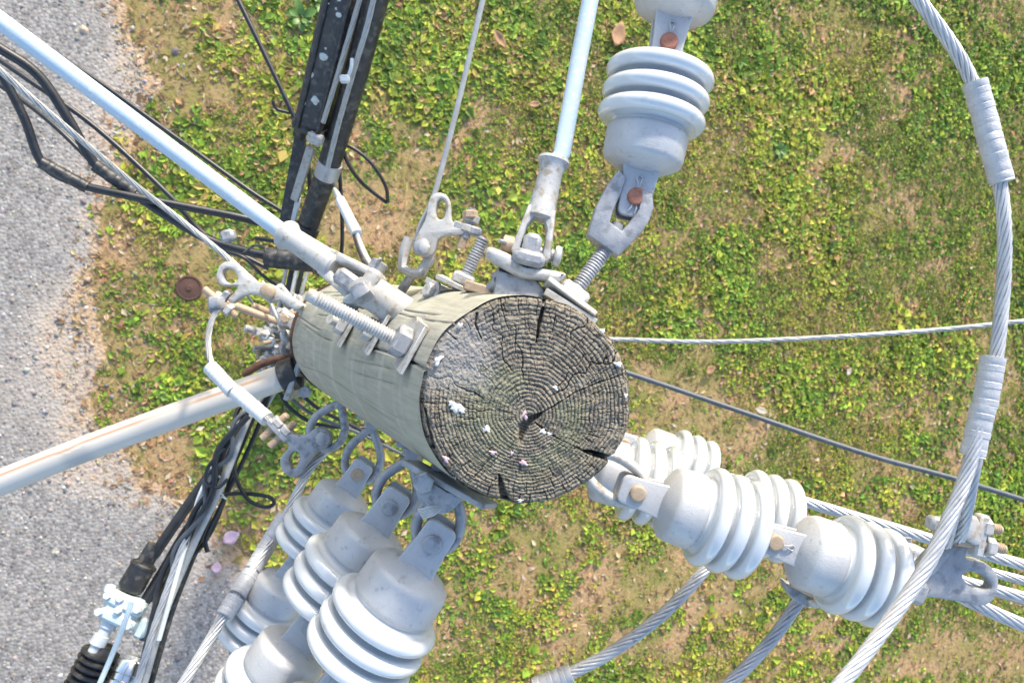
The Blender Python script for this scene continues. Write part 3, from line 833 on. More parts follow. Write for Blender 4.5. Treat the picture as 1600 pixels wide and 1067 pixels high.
    Q = np.stack([i + k, i + (k + 1) % NA, i + NA + (k + 1) % NA, i + NA + k], -1).reshape(-1, 4)
    Q = np.concatenate([Q[:, ::-1]]) if False else Q
    Pw = P @ R3n.T + np.array(CAM) - np.array(base)
    # close the pith
    o = np_mesh('end_grain', Pw, Q[:, [0, 3, 2, 1]], 'endgrain', np.clip(C, 0, 1).reshape(-1, 3), smooth=True)
    o.parent = T.o
    # droppings, flakes and specks lying on the top
    def blob(px, py, r, name, m, asp=1.0, rot=0., hh=.0012):
        n = 18; vs = [W(px, py, .88 - hh - .0009)]; fs = []
        for lev, (f, z) in enumerate(((.6, .85), (1.0, .15), (1.05, -1.8))):
            for k in range(n):
                a = 2 * math.pi * k / n; rr = r * f * (1 + .25 * math.sin(3 * a + px) + .18 * math.sin(5 * a + py) + random.uniform(-.15, .15))
                dx, dy = rr * math.cos(a) * asp, rr * math.sin(a)
                vs.append(W(px + dx * math.cos(rot) - dy * math.sin(rot), py + dx * math.sin(rot) + dy * math.cos(rot), 0.88 - hh * z - .0009))
        for k in range(n):
            k2 = (k + 1) % n; fs.append((0, 1 + k, 1 + k2))
            for l in range(2): fs.append((1 + l * n + k, 1 + (l + 1) * n + k, 1 + (l + 1) * n + k2, 1 + l * n + k2))
        T.part(name, MB().add(vs, fs), m)
    for a in ((713, 636, 7.5, 1.35, .3), (705, 630, 4, 1, 0), (722, 642, 3.6, 1.4, .4), (760, 670, 5.5, 1.1, .2), (685, 563, 4.2, 2.0, -1.0), (848, 674, 4, 1.3, .2), (858, 678, 3, 1.2, .6), (966, 569, 3.6, 1.5, .2),
              (978, 618, 3.2, .8, .3), (941, 517, 3.2, 1.3, .3), (719, 508, 3.4, 1.2, 0), (813, 782, 2.6, 1.4, 0), (868, 606, 2.8, 1.6, .8), ):
        blob(a[0], a[1], a[2], 'bird_dropping', 'dropping', a[3], a[4])
    for a in ((820, 648, 3.6, 2.2, 1.4), (818, 723, 3.5, 1.8, .5), (697, 717, 3.4, 1.7, .9), (770, 707, 3, 1.6, .2), (800, 708, 2.4, 1.5, 2)):
        blob(a[0], a[1], a[2], 'wood_flake', 'pink', a[3], a[4])
    return T
POLE = build_pole()

# ================================================================== INSULATORS
def rr_outline(x0, x1, w0, w1, r, n=5):
    """tongue outline: rounded corners at x0, flaring to width w1 at x1"""
    pts = [(x1, w1 / 2)]
    for k in range(n + 1):
        a = math.pi / 2 + math.pi / 2 * k / n; pts.append((x0 + r + r * math.cos(a), w0 / 2 - r + r * math.sin(a)))
    for k in range(n + 1):
        a = math.pi + math.pi / 2 * k / n; pts.append((x0 + r + r * math.cos(a), -w0 / 2 + r + r * math.sin(a)))
    pts.append((x1, -w1 / 2))
    return pts
def flared(x0, x1, w0, w1):
    p = rr_outline(x0, x0 + .030, w0, w0, .010)
    body = p[1:-1]
    return [(x1, w1 / 2), (x1 - .007, w0 / 2 + (w1 - w0) * .16), (x0 + .030, w0 / 2 + .0005)] + body + [(x0 + .030, -w0 / 2 - .0005), (x1 - .007, -w0 / 2 - (w1 - w0) * .16), (x1, -w1 / 2)]
UNIT = .21
PROTO = {}
def insulator_meshes():
    cap = MB().lathe(IM, [(.036, .012), (.0365, .020), (.040, .030), (.049, .0475), (.0525, .0520), (.058, .0540), (.088, .0552), (.0925, .0548), (.0945, .0530), (.0945, .046)], 56, False)
    PROTO['cap'] = cap
    PROTO['clevis'] = [MB().plate(Matrix.Translation((0, 0, z)), flared(-.026, .048, .041, .066), (), .0085, .0018) for z in (.0145, -.0145)]
    pr = [(.092, .050), (.0985, .0500)]
    for xi in (.1125, .1415, .1705):
        c = (xi, .0622); rr = .0106
        pr += [(xi - .0128, .0515)]
        for k in range(13):
            a = math.radians(205 - 215 * k / 12)
            pr.append((c[0] + rr * math.cos(a) * 1.0, c[1] + rr * math.sin(a)))
        pr += [(xi + .0100, .0555), (xi + .0125, .0520)]
    pr += [(.186, .046), (.189, .03)]
    PROTO['sheds'] = MB().lathe(IM, pr, 72, False)
    PROTO['end'] = MB().lathe(IM, [(.186, .034), (.191, .033), (.194, .026), (.199, .018)], 28).plate(IM, rr_outline(-.226, -.192, .034, .040, .012), (), .0125, .0015)
    e = MB().lathe(IM, [(.186, .034), (.191, .033), (.194, .026), (.198, .018)], 28)
    Mx = Matrix.Rotation(math.pi, 4, 'Z'); e.plate(Mx, rr_outline(-.226, -.192, .034, .040, .012), (), .0125, .0015)
    PROTO['end'] = e
    Mz = frame((0, 0, -.026), (0, 0, 1), (1, 0, 0))
    PROTO['pin'] = MB().lathe(Mz, [(0, .0085), (.0015, .0098), (.045, .0098), (.0451, .0118), (.0490, .0118), (.0502, .0108), (.0506, .0085), (.0503, .002)], 28)
    loop = [Vector((0.006, 0, .020)), Vector((.017, .0015, .0235)), Vector((.024, .0045, .0215)), Vector((.028, .002, .0205)), Vector((.026, -.003, .0205)), Vector((.017, -.0015, .0235)), Vector((.006, 0, .020))]
    ct = MB().tube([p * 1 for p in crom(loop, 5)], .0012, 6)
    ct.tube(crom([Vector((-.006, .002, .020)), Vector((-.015, .004, .0215)), Vector((-.021, .007, .0205))], 4), .0012, 6)
    ct.tube(crom([Vector((-.006, -.002, .020)), Vector((-.015, -.003, .0215)), Vector((-.022, -.002, .0205))], 4), .0012, 6)
    PROTO['cotter'] = ct
insulator_meshes()
_shared = {}
def insulator(p0, p1, label, pin='galv', cotter=False, group='strain insulators on the pole', z=None, flip=False):
    a, b = Wp(p0), Wp(p1)
    Mx = frame(a, b - a, z if z is not None else AN)
    s = (b - a).length / UNIT
    Mx = Mx @ Matrix.Scale(s, 4)
    T = Thing('strain_insulator', label, 'insulator', None, group, Mx)
    def inst(name, key, mb, m, parent=None):
        if key not in _shared:
            o = mb.build(name, m, parent or T.o, None, ang=50); _shared[key] = o.data
        else:
            o = bpy.data.objects.new(name, _shared[key]); SC.collection.objects.link(o); o.parent = parent or T.o
        if o.data.materials[0] != M[m]:
            o.material_slots[0].link = 'OBJECT'; o.material_slots[0].material = M[m]
        return o
    c = inst('cap', 'cap', PROTO['cap'], 'cap')
    for i in (0, 1): inst('clevis_plate', 'clevis%d' % i, PROTO['clevis'][i], 'cap', c)
    inst('porcelain_sheds', 'sheds', PROTO['sheds'], 'porcelain')
    inst('end_fitting', 'end', PROTO['end'], 'galv')
    pn = inst('pin', 'pin', PROTO['pin'], pin)
    if cotter: inst('cotter_pin', 'cotter', PROTO['cotter'], 'alu', pn)
    return T, Mx
def ext(p0, p1, k):
    """continue a string by k more units at the same step, in space"""
    a, b = Wp(p0), Wp(p1); c = a + (b - a) * k
    q = R3.transposed() @ (c - CAM)
    return (CX + F * q.x / -q.z, CY - F * q.y / -q.z, -q.z)

A0, A1 = (990, 313, .985), (1040, 76, .99)
insulator(A0, A1, 'white three-shed insulator with brown pin on the threaded rod at upper right', 'copper', True)
insulator(A1, ext(A0, A1, 2), 'insulator cut by the top edge, outer one of the upper string', 'copper', True)
B10, B11 = (679, 842, 1.02), (535, 1058, 1.03)
insulator(B10, B11, 'nearest of the three shaded insulators below the pole, with large sheds', 'galv')
insulator(B11, ext(B10, B11, 2), 'outer insulator of the nearest lower string, cut by the bottom edge', 'galv')
B20, B21 = (613, 787, 1.13), (489, 969, 1.14)
insulator(B20, B21, 'middle one of the three shaded insulators hooked below the pole', 'galv')
insulator(B21, ext(B20, B21, 2), 'outer insulator of the middle lower string with its cap above bottom edge', 'galv')
B30, B31 = (562, 738, 1.40), (467, 878, 1.41)
insulator(B30, B31, 'farthest and leftmost of the three shaded insulators hooked below the pole', 'tan')
insulator(B31, ext(B30, B31, 2), 'outer insulator of the leftmost lower string beside the taped cable', 'galv')
C10, C11 = (992, 766, 1.075), (1203, 841, 1.085)
insulator(C10, C11, 'sunlit insulator with round tan pin beside the split in pole top', 'tan')
insulator(C11, ext(C10, C11, 2), 'outer sunlit insulator of the nearest right string before the eyed clamp', 'tan', True)
C20, C21 = (888, 719, 1.257), (1073, 771, 1.26)
insulator(C20, C21, 'insulator half hidden under the nearest right string beside the pole top', 'tan')
insulator(C21, ext(C20, C21, 2), 'sheds peeping out above the middle of the nearest right string', 'tan')
C30, C31 = (820, 630, 1.5), (972, 692, 1.51)
insulator(C30, C31, 'deepest right insulator, hidden behind the pole top', 'tan')
C32 = ext(C30, C31, 2)
insulator(C31, C32, 'cream capped small insulator farthest back on the right of the pole', 'tan')

# ------------------------------------------------------------------ shackles between pole and strings
def teardrop(a, p, w, over=.018, n=6):
    a, p = Vector(a), Vector(p); u = (p - a); L = u.length + over; u.normalize()
    v = AN.cross(u).normalized()
    pts = [(.0, .05), (.20, .27), (.42, .46), (.66, .50), (.86, .40), (.98, .17), (.98, -.17), (.86, -.40), (.66, -.50), (.42, -.46), (.20, -.27), (.0, -.05)]
    return crom([a + u * (x * L) + v * (y * w) for x, y in pts], n, True)
def pole_edge(px, py, d):
    """point on the pole's skin at depth d, towards a pixel"""
    x, y, r = pole_at(d); X, Y = (px - CX) / F * d, (CY - py) / F * d
    k = math.hypot(X - x, Y - y)
    return CAM + R3 @ Vector((x + (X - x) * r / k, y + (Y - y) * r / k, -d)), CAM + R3 @ Vector((x + (X - x) * (r - .06) / k, y + (Y - y) * (r - .06) / k, -d))
def shackle(pin, w, label, m='galv', r=.0078):
    e, inn = pole_edge(pin[0], pin[1], pin[2]); p = Wp(pin)
    T = Thing('eye_shackle', label, 'shackle', e, 'shackles between pole and insulators')
    n = (p - e).normalized()
    L = (p - e).length
    a = e + n * min(.018, L * .2) if L < .13 else e + n * (L - .105)
    T.part('loop', MB().tube(teardrop(a, p, w, .017), r, 12, True, flat=1.25, nrm=AN), m)
    T.part('stem', MB().cyl(inn, a + n * .006, .0105, 14), m)
    Mx = frame(e - n * .004, n)
    T.part('square_washer', MB().box(Mx, .007, .056, .056, bev=.001), m)
    T.part('nut', MB().hexnut(Mx, .017, .013, .004), m)
    return T
shackle(B10, .060, 'blue grey eye shackle holding the nearest lower insulator')
shackle(B20, .060, 'blue grey eye shackle holding the middle lower insulator')
shackle(B30, .066, 'blue grey eye shackle holding the leftmost lower insulator')
shackle(C10, .056, 'pale shackle half under the pole top at the nearest right insulator', 'galv_light')
shackle(C20, .05, 'shackle hidden under the pole top on the middle right string', 'galv_light')
shackle(C30, .070, 'shackle hidden under the pole top on the deepest right string', 'galv_light')

# flat strap bracket along the pole above the nearest lower string
T = Thing('strap_bracket', 'blue grey flat strap bolted along the pole rim above the lower insulators', 'bracket', W(700, 750, .93))
p, q = W(640, 722, 1.0), W(766, 791, .945)
Mx = frame(p.lerp(q, .5), q - p, AN)
T.part('strap', MB().box(Mx, (q - p).length, .008, .045, bev=.0012), 'galv')
T.part('lug', MB().pxplate([(655, 742), (700, 768), (726, 772), (700, 800), (672, 796), (652, 772)], [], .955, .012, .002, 3), 'galv')
T.part('bolt_head', MB().hexnut(frame(W(663, 752, .95), AN), .014, .012), 'galv')
mbx = MB()
for k in range(7):
    mbx.tube(crom([W(690, 790 + k * .6, .935), W(672 + k, 792 + k * 2, .93), W(653 + k * 1.2, 797 + k * 2.2, .93)], 5), .0012, 5)
T.part('wire_tail', mbx, 'grey_wire')

# ================================================================== UPPER HARDWARE
# eye-nut yoke with threaded rod for the upper string
T = Thing('threaded_eye_bolt', 'long threaded bolt with open yoke carrying the upper insulator', 'bolt', pole_edge(893, 465, .95)[0])
T.part('threaded_rod', MB().thread(W(840, 535, .95), W(948, 388, .975), .0102), 'galv')
a = W(885, 474, .952); n = (W(948, 388, .975) - a).normalized(); Mx = frame(a, n)
T.part('square_washer', MB().box(Mx, .007, .075, .075, bev=.001), 'galv_light')
T.part('nut', MB().box(Mx, .020, .040, .036, (.014, 0, 0), bev=.004), 'galv_light')
c = W(958, 372, .978)
yk = MB().pxplate([(916, 370), (929, 326), (947, 291), (964, 269), (976, 282), (967, 308), (956, 332), (951, 350), (969, 363), (980, 351), (995, 330), (998, 300), (1016, 306), (1018, 328), (1012, 346), (1000, 366), (964, 402)], [], .978, .036, .004)
T.part('yoke', yk, 'galv')
T.part('rod_end', MB().cyl(W(950, 386, .976), W(966, 350, .978), .009, 14), 'galv')

# saddle with fork and fibreglass rod, upper
T = Thing('guy_saddle', 'pale saddle bracket with curved crossbar on top edge of the pole', 'bracket', pole_edge(818, 460, .965)[0])
d = .965
T.part('stem', MB().pxplate([(778, 424), (838, 440), (850, 455), (844, 500), (768, 500), (772, 455)], [], d, .050, .006), 'galv')
T.part('crossbar', MB().pxplate([(764, 389), (775, 391), (800, 402), (818, 418), (838, 421), (880, 428), (879, 438), (868, 444), (846, 440), (815, 436), (790, 424), (762, 405), (759, 396)], [], d - .012, .046, .006, 3), 'galv_light')
T.part('eye_block', MB().box(frame(W(829, 393, d - .015), W(835, 360, d - .015) - W(825, 412, d - .015), AN), .045, .024, .030, bev=.006), 'galv')
T.part('nut', MB().box(frame(W(826, 404, d - .030), AX + AY * -.25, AN), .042, .020, .024, bev=.006), 'galv')
T.part('washer_plate', MB().box(frame(W(890, 480, .935), AX - AY * .62, AN), .075, .009, .035, bev=.001), 'galv_light')
for (x, y) in ((780, 432), (772, 448)):
    T.part('bolt_end', MB().cyl(W(x - 6, y + 2, d), W(x + 6, y - 8, d - .01), .007, 10), 'galv')

def guy_insulator(label, sock, rodpts, r, flip=1, collar='galv', m='fibreglass', group='fibreglass guy strain rods'):
    """socket fitting with two cheeks, clevis pin and long rod"""
    s0, s1 = Wp(sock[0]), Wp(sock[1])             # s0 at the flare (rod side), s1 at the clevis end
    T = Thing('fibreglass_guy_rod', label, 'guy rod', s1, group)
    T.part('rod', MB().tube([s0.lerp(s1, .12)] + [Wp(p) for p in rodpts], r, 20), m)
    Mx = frame(s0, s1 - s0); L = (s1 - s0).length
    k = r / .0115
    T.part('socket', MB().lathe(Mx, [(0, .0150 * k), (.001, .0205 * k), (.005, .0215 * k), (.010, .0185 * k), (.020, .0155 * k), (L * .45, .0175 * k), (L * .60, .0195 * k), (L * .62, .016 * k)], 28, True), 'galv_light')
    for sgn in (-1, 1):
        out = [(L * .50, .004), (L * .60, sgn * .010 * k), (L * .60, sgn * .0205 * k), (L * .97, sgn * .026 * k), (L * 1.02, sgn * .020 * k), (L * 1.00, sgn * .0135 * k), (L * .70, sgn * .0105 * k)]
        out = [(L * .52, sgn * .006 * k), (L * .52, sgn * .0185 * k), (L * .75, sgn * .0225 * k), (L * .98, sgn * .0265 * k), (L * 1.03, sgn * .022 * k), (L * 1.01, sgn * .0150 * k), (L * .72, sgn * .0130 * k), (L * .62, sgn * .0060 * k)]
        T.part('cheek', MB().plate(Mx, out, (), .026 * k, .004), 'galv_light')
    pa, pb = Mx @ Vector((L * .93, -.036 * k * flip, 0)), Mx @ Vector((L * .93, .034 * k * flip, 0))
    T.part('clevis_pin', MB().cyl(pa, pb, .008 * k, 16), 'galv')
    n = (pb - pa).normalized()
    T.part('pin_head', MB().lathe(frame(pa - n * .004, n), [(0, .006), (.002, .013 * k), (.007, .0145 * k), (.010, .013 * k)], 20), 'galv_light')
    T.part('pin_collar', MB().lathe(frame(pb - n * .012, n), [(0, .010 * k), (.002, .0115 * k), (.016, .0115 * k), (.018, .008)], 16), collar)
    T.part('split_pin', MB().tube(crom([pb + AN * .006 + n * .001, pb + AN * .016 + n * .002, pb + AN * .018 + n * .008, pb + AN * .008 + n * .008], 4), .0022, 8), 'galv')
    return T
guy_insulator('pale blue fibreglass guy rod running up to the top edge, right one',
              ((866, 248, .97), (828, 402, .955)), [(878, 240, .972), (905, 90, .985), (937, -75, 1.0)], .0115, -1, 'tan')
guy_insulator('pale blue fibreglass guy rod running to the upper left corner',
              ((446, 366, 1.17), (580, 455, 1.10)), [(440, 362, 1.175), (230, 205, 1.13), (0, 33, 1.06), (-120, -55, 1.03)], .0135, 1, 'galv')

# tee bracket for the left rod
sd_ = surf(640, 478)
T = Thing('guy_tee_bracket', 'pale tee-shaped guy bracket on the sunlit left side of the pole', 'bracket', W(630, 475, sd_))
d = 1.085
T.part('crossbar', MB().pxplate([(586, 420), (596, 428), (594, 442), (576, 462), (556, 474), (542, 474), (540, 466), (560, 452), (570, 434), (578, 422)], [], d, .040, .005, 2), 'galv_light')
T.part('stub', MB().cyl(W(566, 448, d), W(640, 495, 1.12), .026, 24), 'galv_light')
T.part('eye_block', MB().box(frame(W(548, 442, d - .005), W(575, 460, d) - W(535, 432, d), AN), .05, .026, .028, bev=.006), 'galv')
T.part('nut', MB().hexnut(frame(W(552, 462, d - .03), W(575, 448, d - .03) - W(552, 462, d - .03)), .018, .026), 'galv')

# long threaded bolt with square washer on the left side, near the top
dw = surf(640, 548)
T = Thing('through_bolt', 'long threaded through bolt with hex nut below the tee bracket, nearest the pole top', 'bolt', W(640, 545, dw), 'through bolts on the left side of the pole')
a, b = W(668, 556, dw + .02), W(492, 465, dw - .035); n = (b - a).normalized()
T.part('threaded_shank', MB().thread(a, b, .0098, .0040), 'galv_light')
T.part('tip', MB().lathe(frame(b - n * .004, n), [(0, .0085), (.012, .0085), (.015, .006)], 16), 'galv_light')
Mx = frame(W(641, 541, dw - .004), n)
T.part('square_washer', MB().box(Mx, .006, .070, .060, bev=.001), 'galv_light')
T.part('nut', MB().hexnut(Mx, .0215, .020, .004), 'galv')
for k, (x, y, lab) in enumerate(((590, 520, 'square washer and nut edge-on in the middle of the pole side'), (545, 512, 'square washer and bolt lowest on the sunlit pole side'))):
    dw = surf(x, y)
    T = Thing('through_bolt', lab, 'bolt', W(x, y, dw), 'through bolts on the left side of the pole')
    Mx = frame(W(x - 2, y, dw - .004), n)
    T.part('square_washer', MB().box(Mx, .006, .068, .05, bev=.001), 'galv_light')
    T.part('nut', MB().hexnut(Mx, .018, .016, .004), 'galv_light')
    T.part('shank', MB().cyl(W(x + 10, y + 4, dw + .03), W(x - 30, y - 14, dw - .02), .0085, 14), 'galv_light')
for (x, y, r_, lab) in ((652, 510, .008, 'pale bolt head beside the hex nut near pole rim'), (602, 490, .010, 'tan bolt head right of the tee bracket stub'), (672, 455, .008, 'pale bolt end on the upper skyline of the pole')):
    dw = surf(x, y + (8 if y < 460 else 0)); q = W(x, y, dw)
    T = Thing('lag_screw', lab, 'screw', q, 'lag screws on the pole')
    ax = (AN * .6 - AX * .7 + AY * .4).normalized()
    T.part('head', MB().hexnut(frame(q - ax * .002, ax), .012, .010), 'tan' if y == 490 else 'galv_light')
    T.part('washer', MB().lathe(frame(q - ax * .006, ax), [(0, .018), (.004, .018)], 18), 'galv_light')

# second threaded rod, between clamp and saddle
T = Thing('threaded_rod_bolt', 'short threaded bolt standing up between the upper clamp and the saddle', 'bolt', pole_edge(722, 440, 1.08)[0])
T.part('threaded_shank', MB().thread(W(700, 490, 1.08), W(755, 374, 1.07), .0092), 'galv')
Mx = frame(W(719, 448, 1.08), W(755, 374, 1.07) - W(700, 490, 1.08))
T.part('square_washer', MB().box(Mx, .007, .07, .06, bev=.001), 'galv_light')
T.part('nut', MB().box(Mx, .018, .032, .032, (.012, 0, 0), bev=.004), 'galv_light')
T = Thing('washer_block', 'pale square washers on the pole skyline left of the threaded bolt', 'washer', W(690, 450, 1.13))
T.part('washer', MB().box(frame(W(688, 449, 1.14), AX - AY * .5, AN), .045, .009, .05, bev=.001), 'galv_light')
T.part('block', MB().box(frame(W(748, 452, 1.02), AX - AY * .3, AN), .04, .014, .04, bev=.002), 'tan')

# ================================================================== DEAD-END CLAMPS
def ubolt(T, ca, cb, ax, r, w, m1='tan', m2='galv', ln=.05):
    """saddle clamp: keeper between two threaded legs with nuts; ax = leg direction"""
    ca, cb = Vector(ca), Vector(cb); ax = Vector(ax).normalized()
    for c in (ca, cb):
        T.part('clamp_bolt', MB().cyl(c - ax * ln * .9, c + ax * ln * .35, r, 12).thread(c + ax * ln * .35, c + ax * ln, r, .003), m1)
        T.part('nut', MB().hexnut(frame(c + ax * ln * .22, ax), r * 1.9, r * 1.7), 'galv_light')
    mid = (ca + cb) / 2; e = (cb - ca)
    T.part('keeper', MB().box(frame(mid + ax * ln * .08, ax, e), .014, w, e.length + r * 4.2, bev=.003), m2)

# right clamp with eye, end of the nearest right string
T = Thing('dead_end_clamp', 'blue grey clamp with oval eye at end of the nearest right string', 'clamp', W(1430, 900, 1.095), 'dead-end clamps')
d = 1.09
T.part('body', MB().pxplate([(1412, 930), (1408, 908), (1430, 882), (1462, 848), (1482, 842), (1506, 850), (1504, 868), (1530, 874), (1551, 892), (1553, 916), (1543, 936), (1524, 943), (1490, 936), (1450, 930)],
                            [[(1498, 896), (1512, 890), (1530, 896), (1541, 908), (1540, 916), (1528, 917), (1508, 910)]], d, .024, .005, 4), 'galv')
T.part('groove_rib', MB().tube(crom([W(1425, 915, d - .012), W(1452, 892, d - .016), W(1476, 862, d - .016)], 6), .007, 10), 'galv')
T.part('fork', MB().box(frame(W(1412, 915, d), W(1440, 925, d) - W(1400, 911, d), AN), .05, .034, .05, bev=.006), 'galv')
ubolt(T, W(1523, 820, d - .03), W(1529, 850, d - .03), W(1550, 826, d) - W(1490, 815, d), .0078, .022, 'tan', 'galv_light', .036)
T.part('long_bolt', MB().cyl(W(1462, 832, d - .025), W(1530, 850, d - .03), .0088, 14), 'tan')
T.part('saddle', MB().pxplate([(1487, 812), (1512, 802), (1523, 812), (1525, 842), (1514, 848), (1496, 832)], [], d - .03, .028, .004, 2), 'galv_light')
T.part('bracket_lug', MB().box(frame(W(1466, 818, d - .02), W(1490, 822, d) - W(1455, 815, d), AN), .030, .020, .024, bev=.004), 'galv')

# upper clamp carrying the thin guy wire
T = Thing('dead_end_clamp', 'pale clamp plate with oval eye hung above the pole on the thin guy wire', 'clamp', W(655, 400, 1.12), 'dead-end clamps')
d = 1.12
T.part('body', MB().pxplate([(650, 392), (651, 372), (665, 345), (670, 316), (680, 304), (694, 304), (704, 316), (706, 344), (716, 352), (730, 356), (724, 368), (700, 369), (686, 376), (678, 398), (664, 402)],
                            [[(685, 317), (693, 314), (698, 324), (695, 340), (687, 344), (682, 334)]], d, .020, .004, 3), 'galv_light')
T.part('shackle_link', MB().tube([W(*p, d + .01) for p in ((640, 372), (632, 392), (629, 418), (645, 428), (658, 426), (674, 400))], .0085, 10, flat=1.3, nrm=AN), 'galv_light')
T.part('stem', MB().cyl(W(648, 424, d + .01), W(622, 462, d + .03), .0075, 12), 'galv')
q = W(659, 386, d - .016)
T.part('pin', MB().lathe(frame(q, AN), [(0, .013), (.004, .0135), (.010, .010), (.012, .004)], 20), 'galv')
T.part('pin_nut', MB().hexnut(frame(W(664, 388, d - .028), AN), .009, .006), 'galv_light')
ubolt(T, W(733, 352, d), W(726, 368, d), W(742, 322, d) - W(726, 372, d), .0068, .02, 'tan', 'galv', .022)
T.part('nut', MB().hexnut(frame(W(735, 342, d - .004), AY), .012, .012), 'tan')
T.part('stud', MB().cyl(W(727, 372, d - .002), W(738, 326, d - .004), .0062, 12), 'galv')

# left clamp with eye
T = Thing('dead_end_clamp', 'pale three-lobed clamp with tan pin and eye left of the pole', 'clamp', W(430, 455, 1.70), 'dead-end clamps')
d = 1.70
T.part('body', MB().pxplate([(341, 428), (346, 415), (358, 409), (372, 412), (384, 428), (402, 440), (424, 444), (440, 454), (470, 472), (474, 480), (462, 484), (440, 470), (424, 474), (410, 464), (396, 460), (380, 464), (366, 474), (358, 468), (368, 458), (374, 448), (352, 448), (342, 440)],
                            [[(350, 428), (357, 420), (368, 424), (374, 436), (366, 443), (355, 440)]], d, .026, .005, 3), 'galv_light')
q = W(419, 455, d - .016)
T.part('pin', MB().lathe(frame(q, AN), [(0, .018), (.005, .018), (.009, .013), (.010, .004)], 22), 'tan')
T.part('link', MB().cyl(W(452, 470, d), W(496, 496, 1.75), .012, 12), 'galv_light')
ubolt(T, W(336, 465, d - .01), W(350, 478, d - .01), W(368, 490, d) - W(326, 456, d), .0085, .024, 'tan', 'galv', .035)
T.part('keeper_nut', MB().hexnut(frame(W(338, 482, d - .02), AY), .020, .026), 'galv')

# lower-left clamp
T = Thing('dead_end_clamp', 'grey three-lobed clamp with round pin at the lower left of the pole', 'clamp', W(500, 685, 1.52), 'dead-end clamps')
d = 1.52
T.part('body', MB().pxplate([(436, 684), (444, 672), (462, 678), (480, 678), (494, 668), (508, 668), (520, 682), (514, 698), (494, 708), (482, 724), (470, 742), (456, 744), (442, 732), (440, 714), (450, 702), (452, 692)],
                            [[(454, 716), (462, 704), (470, 710), (467, 724), (458, 731)]], d, .024, .005, 3), 'galv')
T.part('pin', MB().lathe(frame(W(505, 685, d - .014), AN), [(0, .0145), (.006, .0145), (.009, .010), (.010, .003)], 22), 'galv')
ubolt(T, W(428, 668, d), W(440, 680, d), W(455, 652, d) - W(415, 690, d), .0085, .026, 'tan', 'galv', .036)
e, inn = pole_edge(508, 668, d)
T.part('eye_loop', MB().tube(teardrop(e + (W(505, 685, d) - e).normalized() * .004, W(505, 685, d), .070, .02), .0085, 10, True, nrm=AN), 'galv')
T.part('stem', MB().cyl(inn, e + (W(505, 685, d) - e).normalized() * .012, .011, 12), 'galv')

# ================================================================== CABLES
def cable(name, label, pts, r, m, cat='cable', group=None, ns=0, lay=.2, n=8):
    P = crom([Wp(p) for p in pts], n)
    mb = MB()
    if ns: mb.strands(P, r, ns, lay)
    else: mb.tube(P, r, 12)
    return single(name, label, cat, mb, m, Wp(pts[0]), group, ang=60)
def sleeve(label, a, b, r, m='sleeve', rings=3, group='crimped splice sleeves', name='splice_sleeve'):
    a, b = Wp(a), Wp(b); L = (b - a).length; prof = [(0, r * .8), (.0005, r)]
    for k in range(rings):
        x0 = L * (k + .15) / rings; x1 = L * (k + .85) / rings
        prof += [(x0, r * random.uniform(.97, 1.03)), ((x0 + x1) / 2 - L * .015, r * 1.0), ((x0 + x1) / 2, r * .97), ((x0 + x1) / 2 + L * .015, r * 1.01), (x1, r * random.uniform(.98, 1.02)), (x1 + L * .012, r * .965)]
    prof += [(L - .0005, r), (L, r * .8)]
    o = MB().lathe(frame(a, b - a), prof, 22).build(name, m, None, a, ang=28); o.location = a
    return tag(o, label, 'sleeve', group)

# big jumper on the right
J = [(1300, 1085, .86), (1345, 1030, .88), (1400, 955, .91), (1450, 880, .93), (1487, 800, .945), (1512, 735, .955), (1535, 650, .96), (1556, 560, .965), (1568, 440, .97), (1569, 350, .97), (1560, 275, .975), (1540, 185, .98), (1505, 100, .985), (1450, 20, .99), (1390, -55, 1.0)]
cable('jumper_cable', 'thick stranded jumper cable looping down the right edge of the picture', J, .0090, 'alu', group='stranded jumper cables', ns=9, lay=.16)
cable('jumper_cable', 'second stranded cable running beside the big jumper into the tan clamp', [(1498, 840, 1.055), (1508, 800, 1.02), (1517, 750, .995), (1526, 700, .985), (1532, 640, .98)], .0098, 'alu', group='stranded jumper cables', ns=9, lay=.16)
cable('jumper_cable', 'third stranded cable emerging below the lower sleeves on the right', [(1478, 850, 1.06), (1490, 800, 1.0), (1508, 745, .98), (1522, 690, .972)], .0085, 'alu', group='stranded jumper cables', ns=9, lay=.16)
sleeve('upper sleeve of the pair at top right of the jumper', (1523, 128, .98), (1543, 200, .98), .0152)
sleeve('lower sleeve of the pair at top right of the jumper', (1541, 196, .98), (1566, 286, .975), .0152)
sleeve('upper sleeve of the pair above the tan bolted clamp', (1552, 557, .965), (1538, 636, .965), .0152)
sleeve('lower sleeve of the pair above the tan bolted clamp', (1537, 632, .965), (1519, 713, .965), .0152)
# jumpers from the deeper strings
J2 = [(1280, 905, 1.24), (1250, 937, 1.25), (1205, 1000, 1.24), (1145, 1062, 1.22), (1090, 1110, 1.2)]
cable('jumper_cable', 'stranded jumper dropping from under the outer right insulator to the bottom edge', J2, .0105, 'alu', group='stranded jumper cables', ns=9, lay=.18)
J1 = [(1150, 820, 1.46), (1105, 885, 1.42), (1040, 955, 1.39), (965, 1012, 1.37), (890, 1052, 1.36), (810, 1082, 1.36)]
cable('jumper_cable', 'stranded jumper curving from under the inner right insulator to bottom centre', J1, .0115, 'alu', group='stranded jumper cables', ns=9, lay=.18)
sleeve('splice sleeve on the jumper at bottom centre edge', (893, 1051, 1.36), (835, 1073, 1.36), .017)
T = Thing('bolted_connector', 'small connector with tan bolt under the outer right insulator', 'connector', W(1250, 925, 1.22))
T.part('body', MB().pxplate([(1222, 905), (1236, 912), (1262, 920), (1282, 926), (1276, 940), (1258, 944), (1232, 930)], [], 1.22, .03, .004, 2), 'galv')
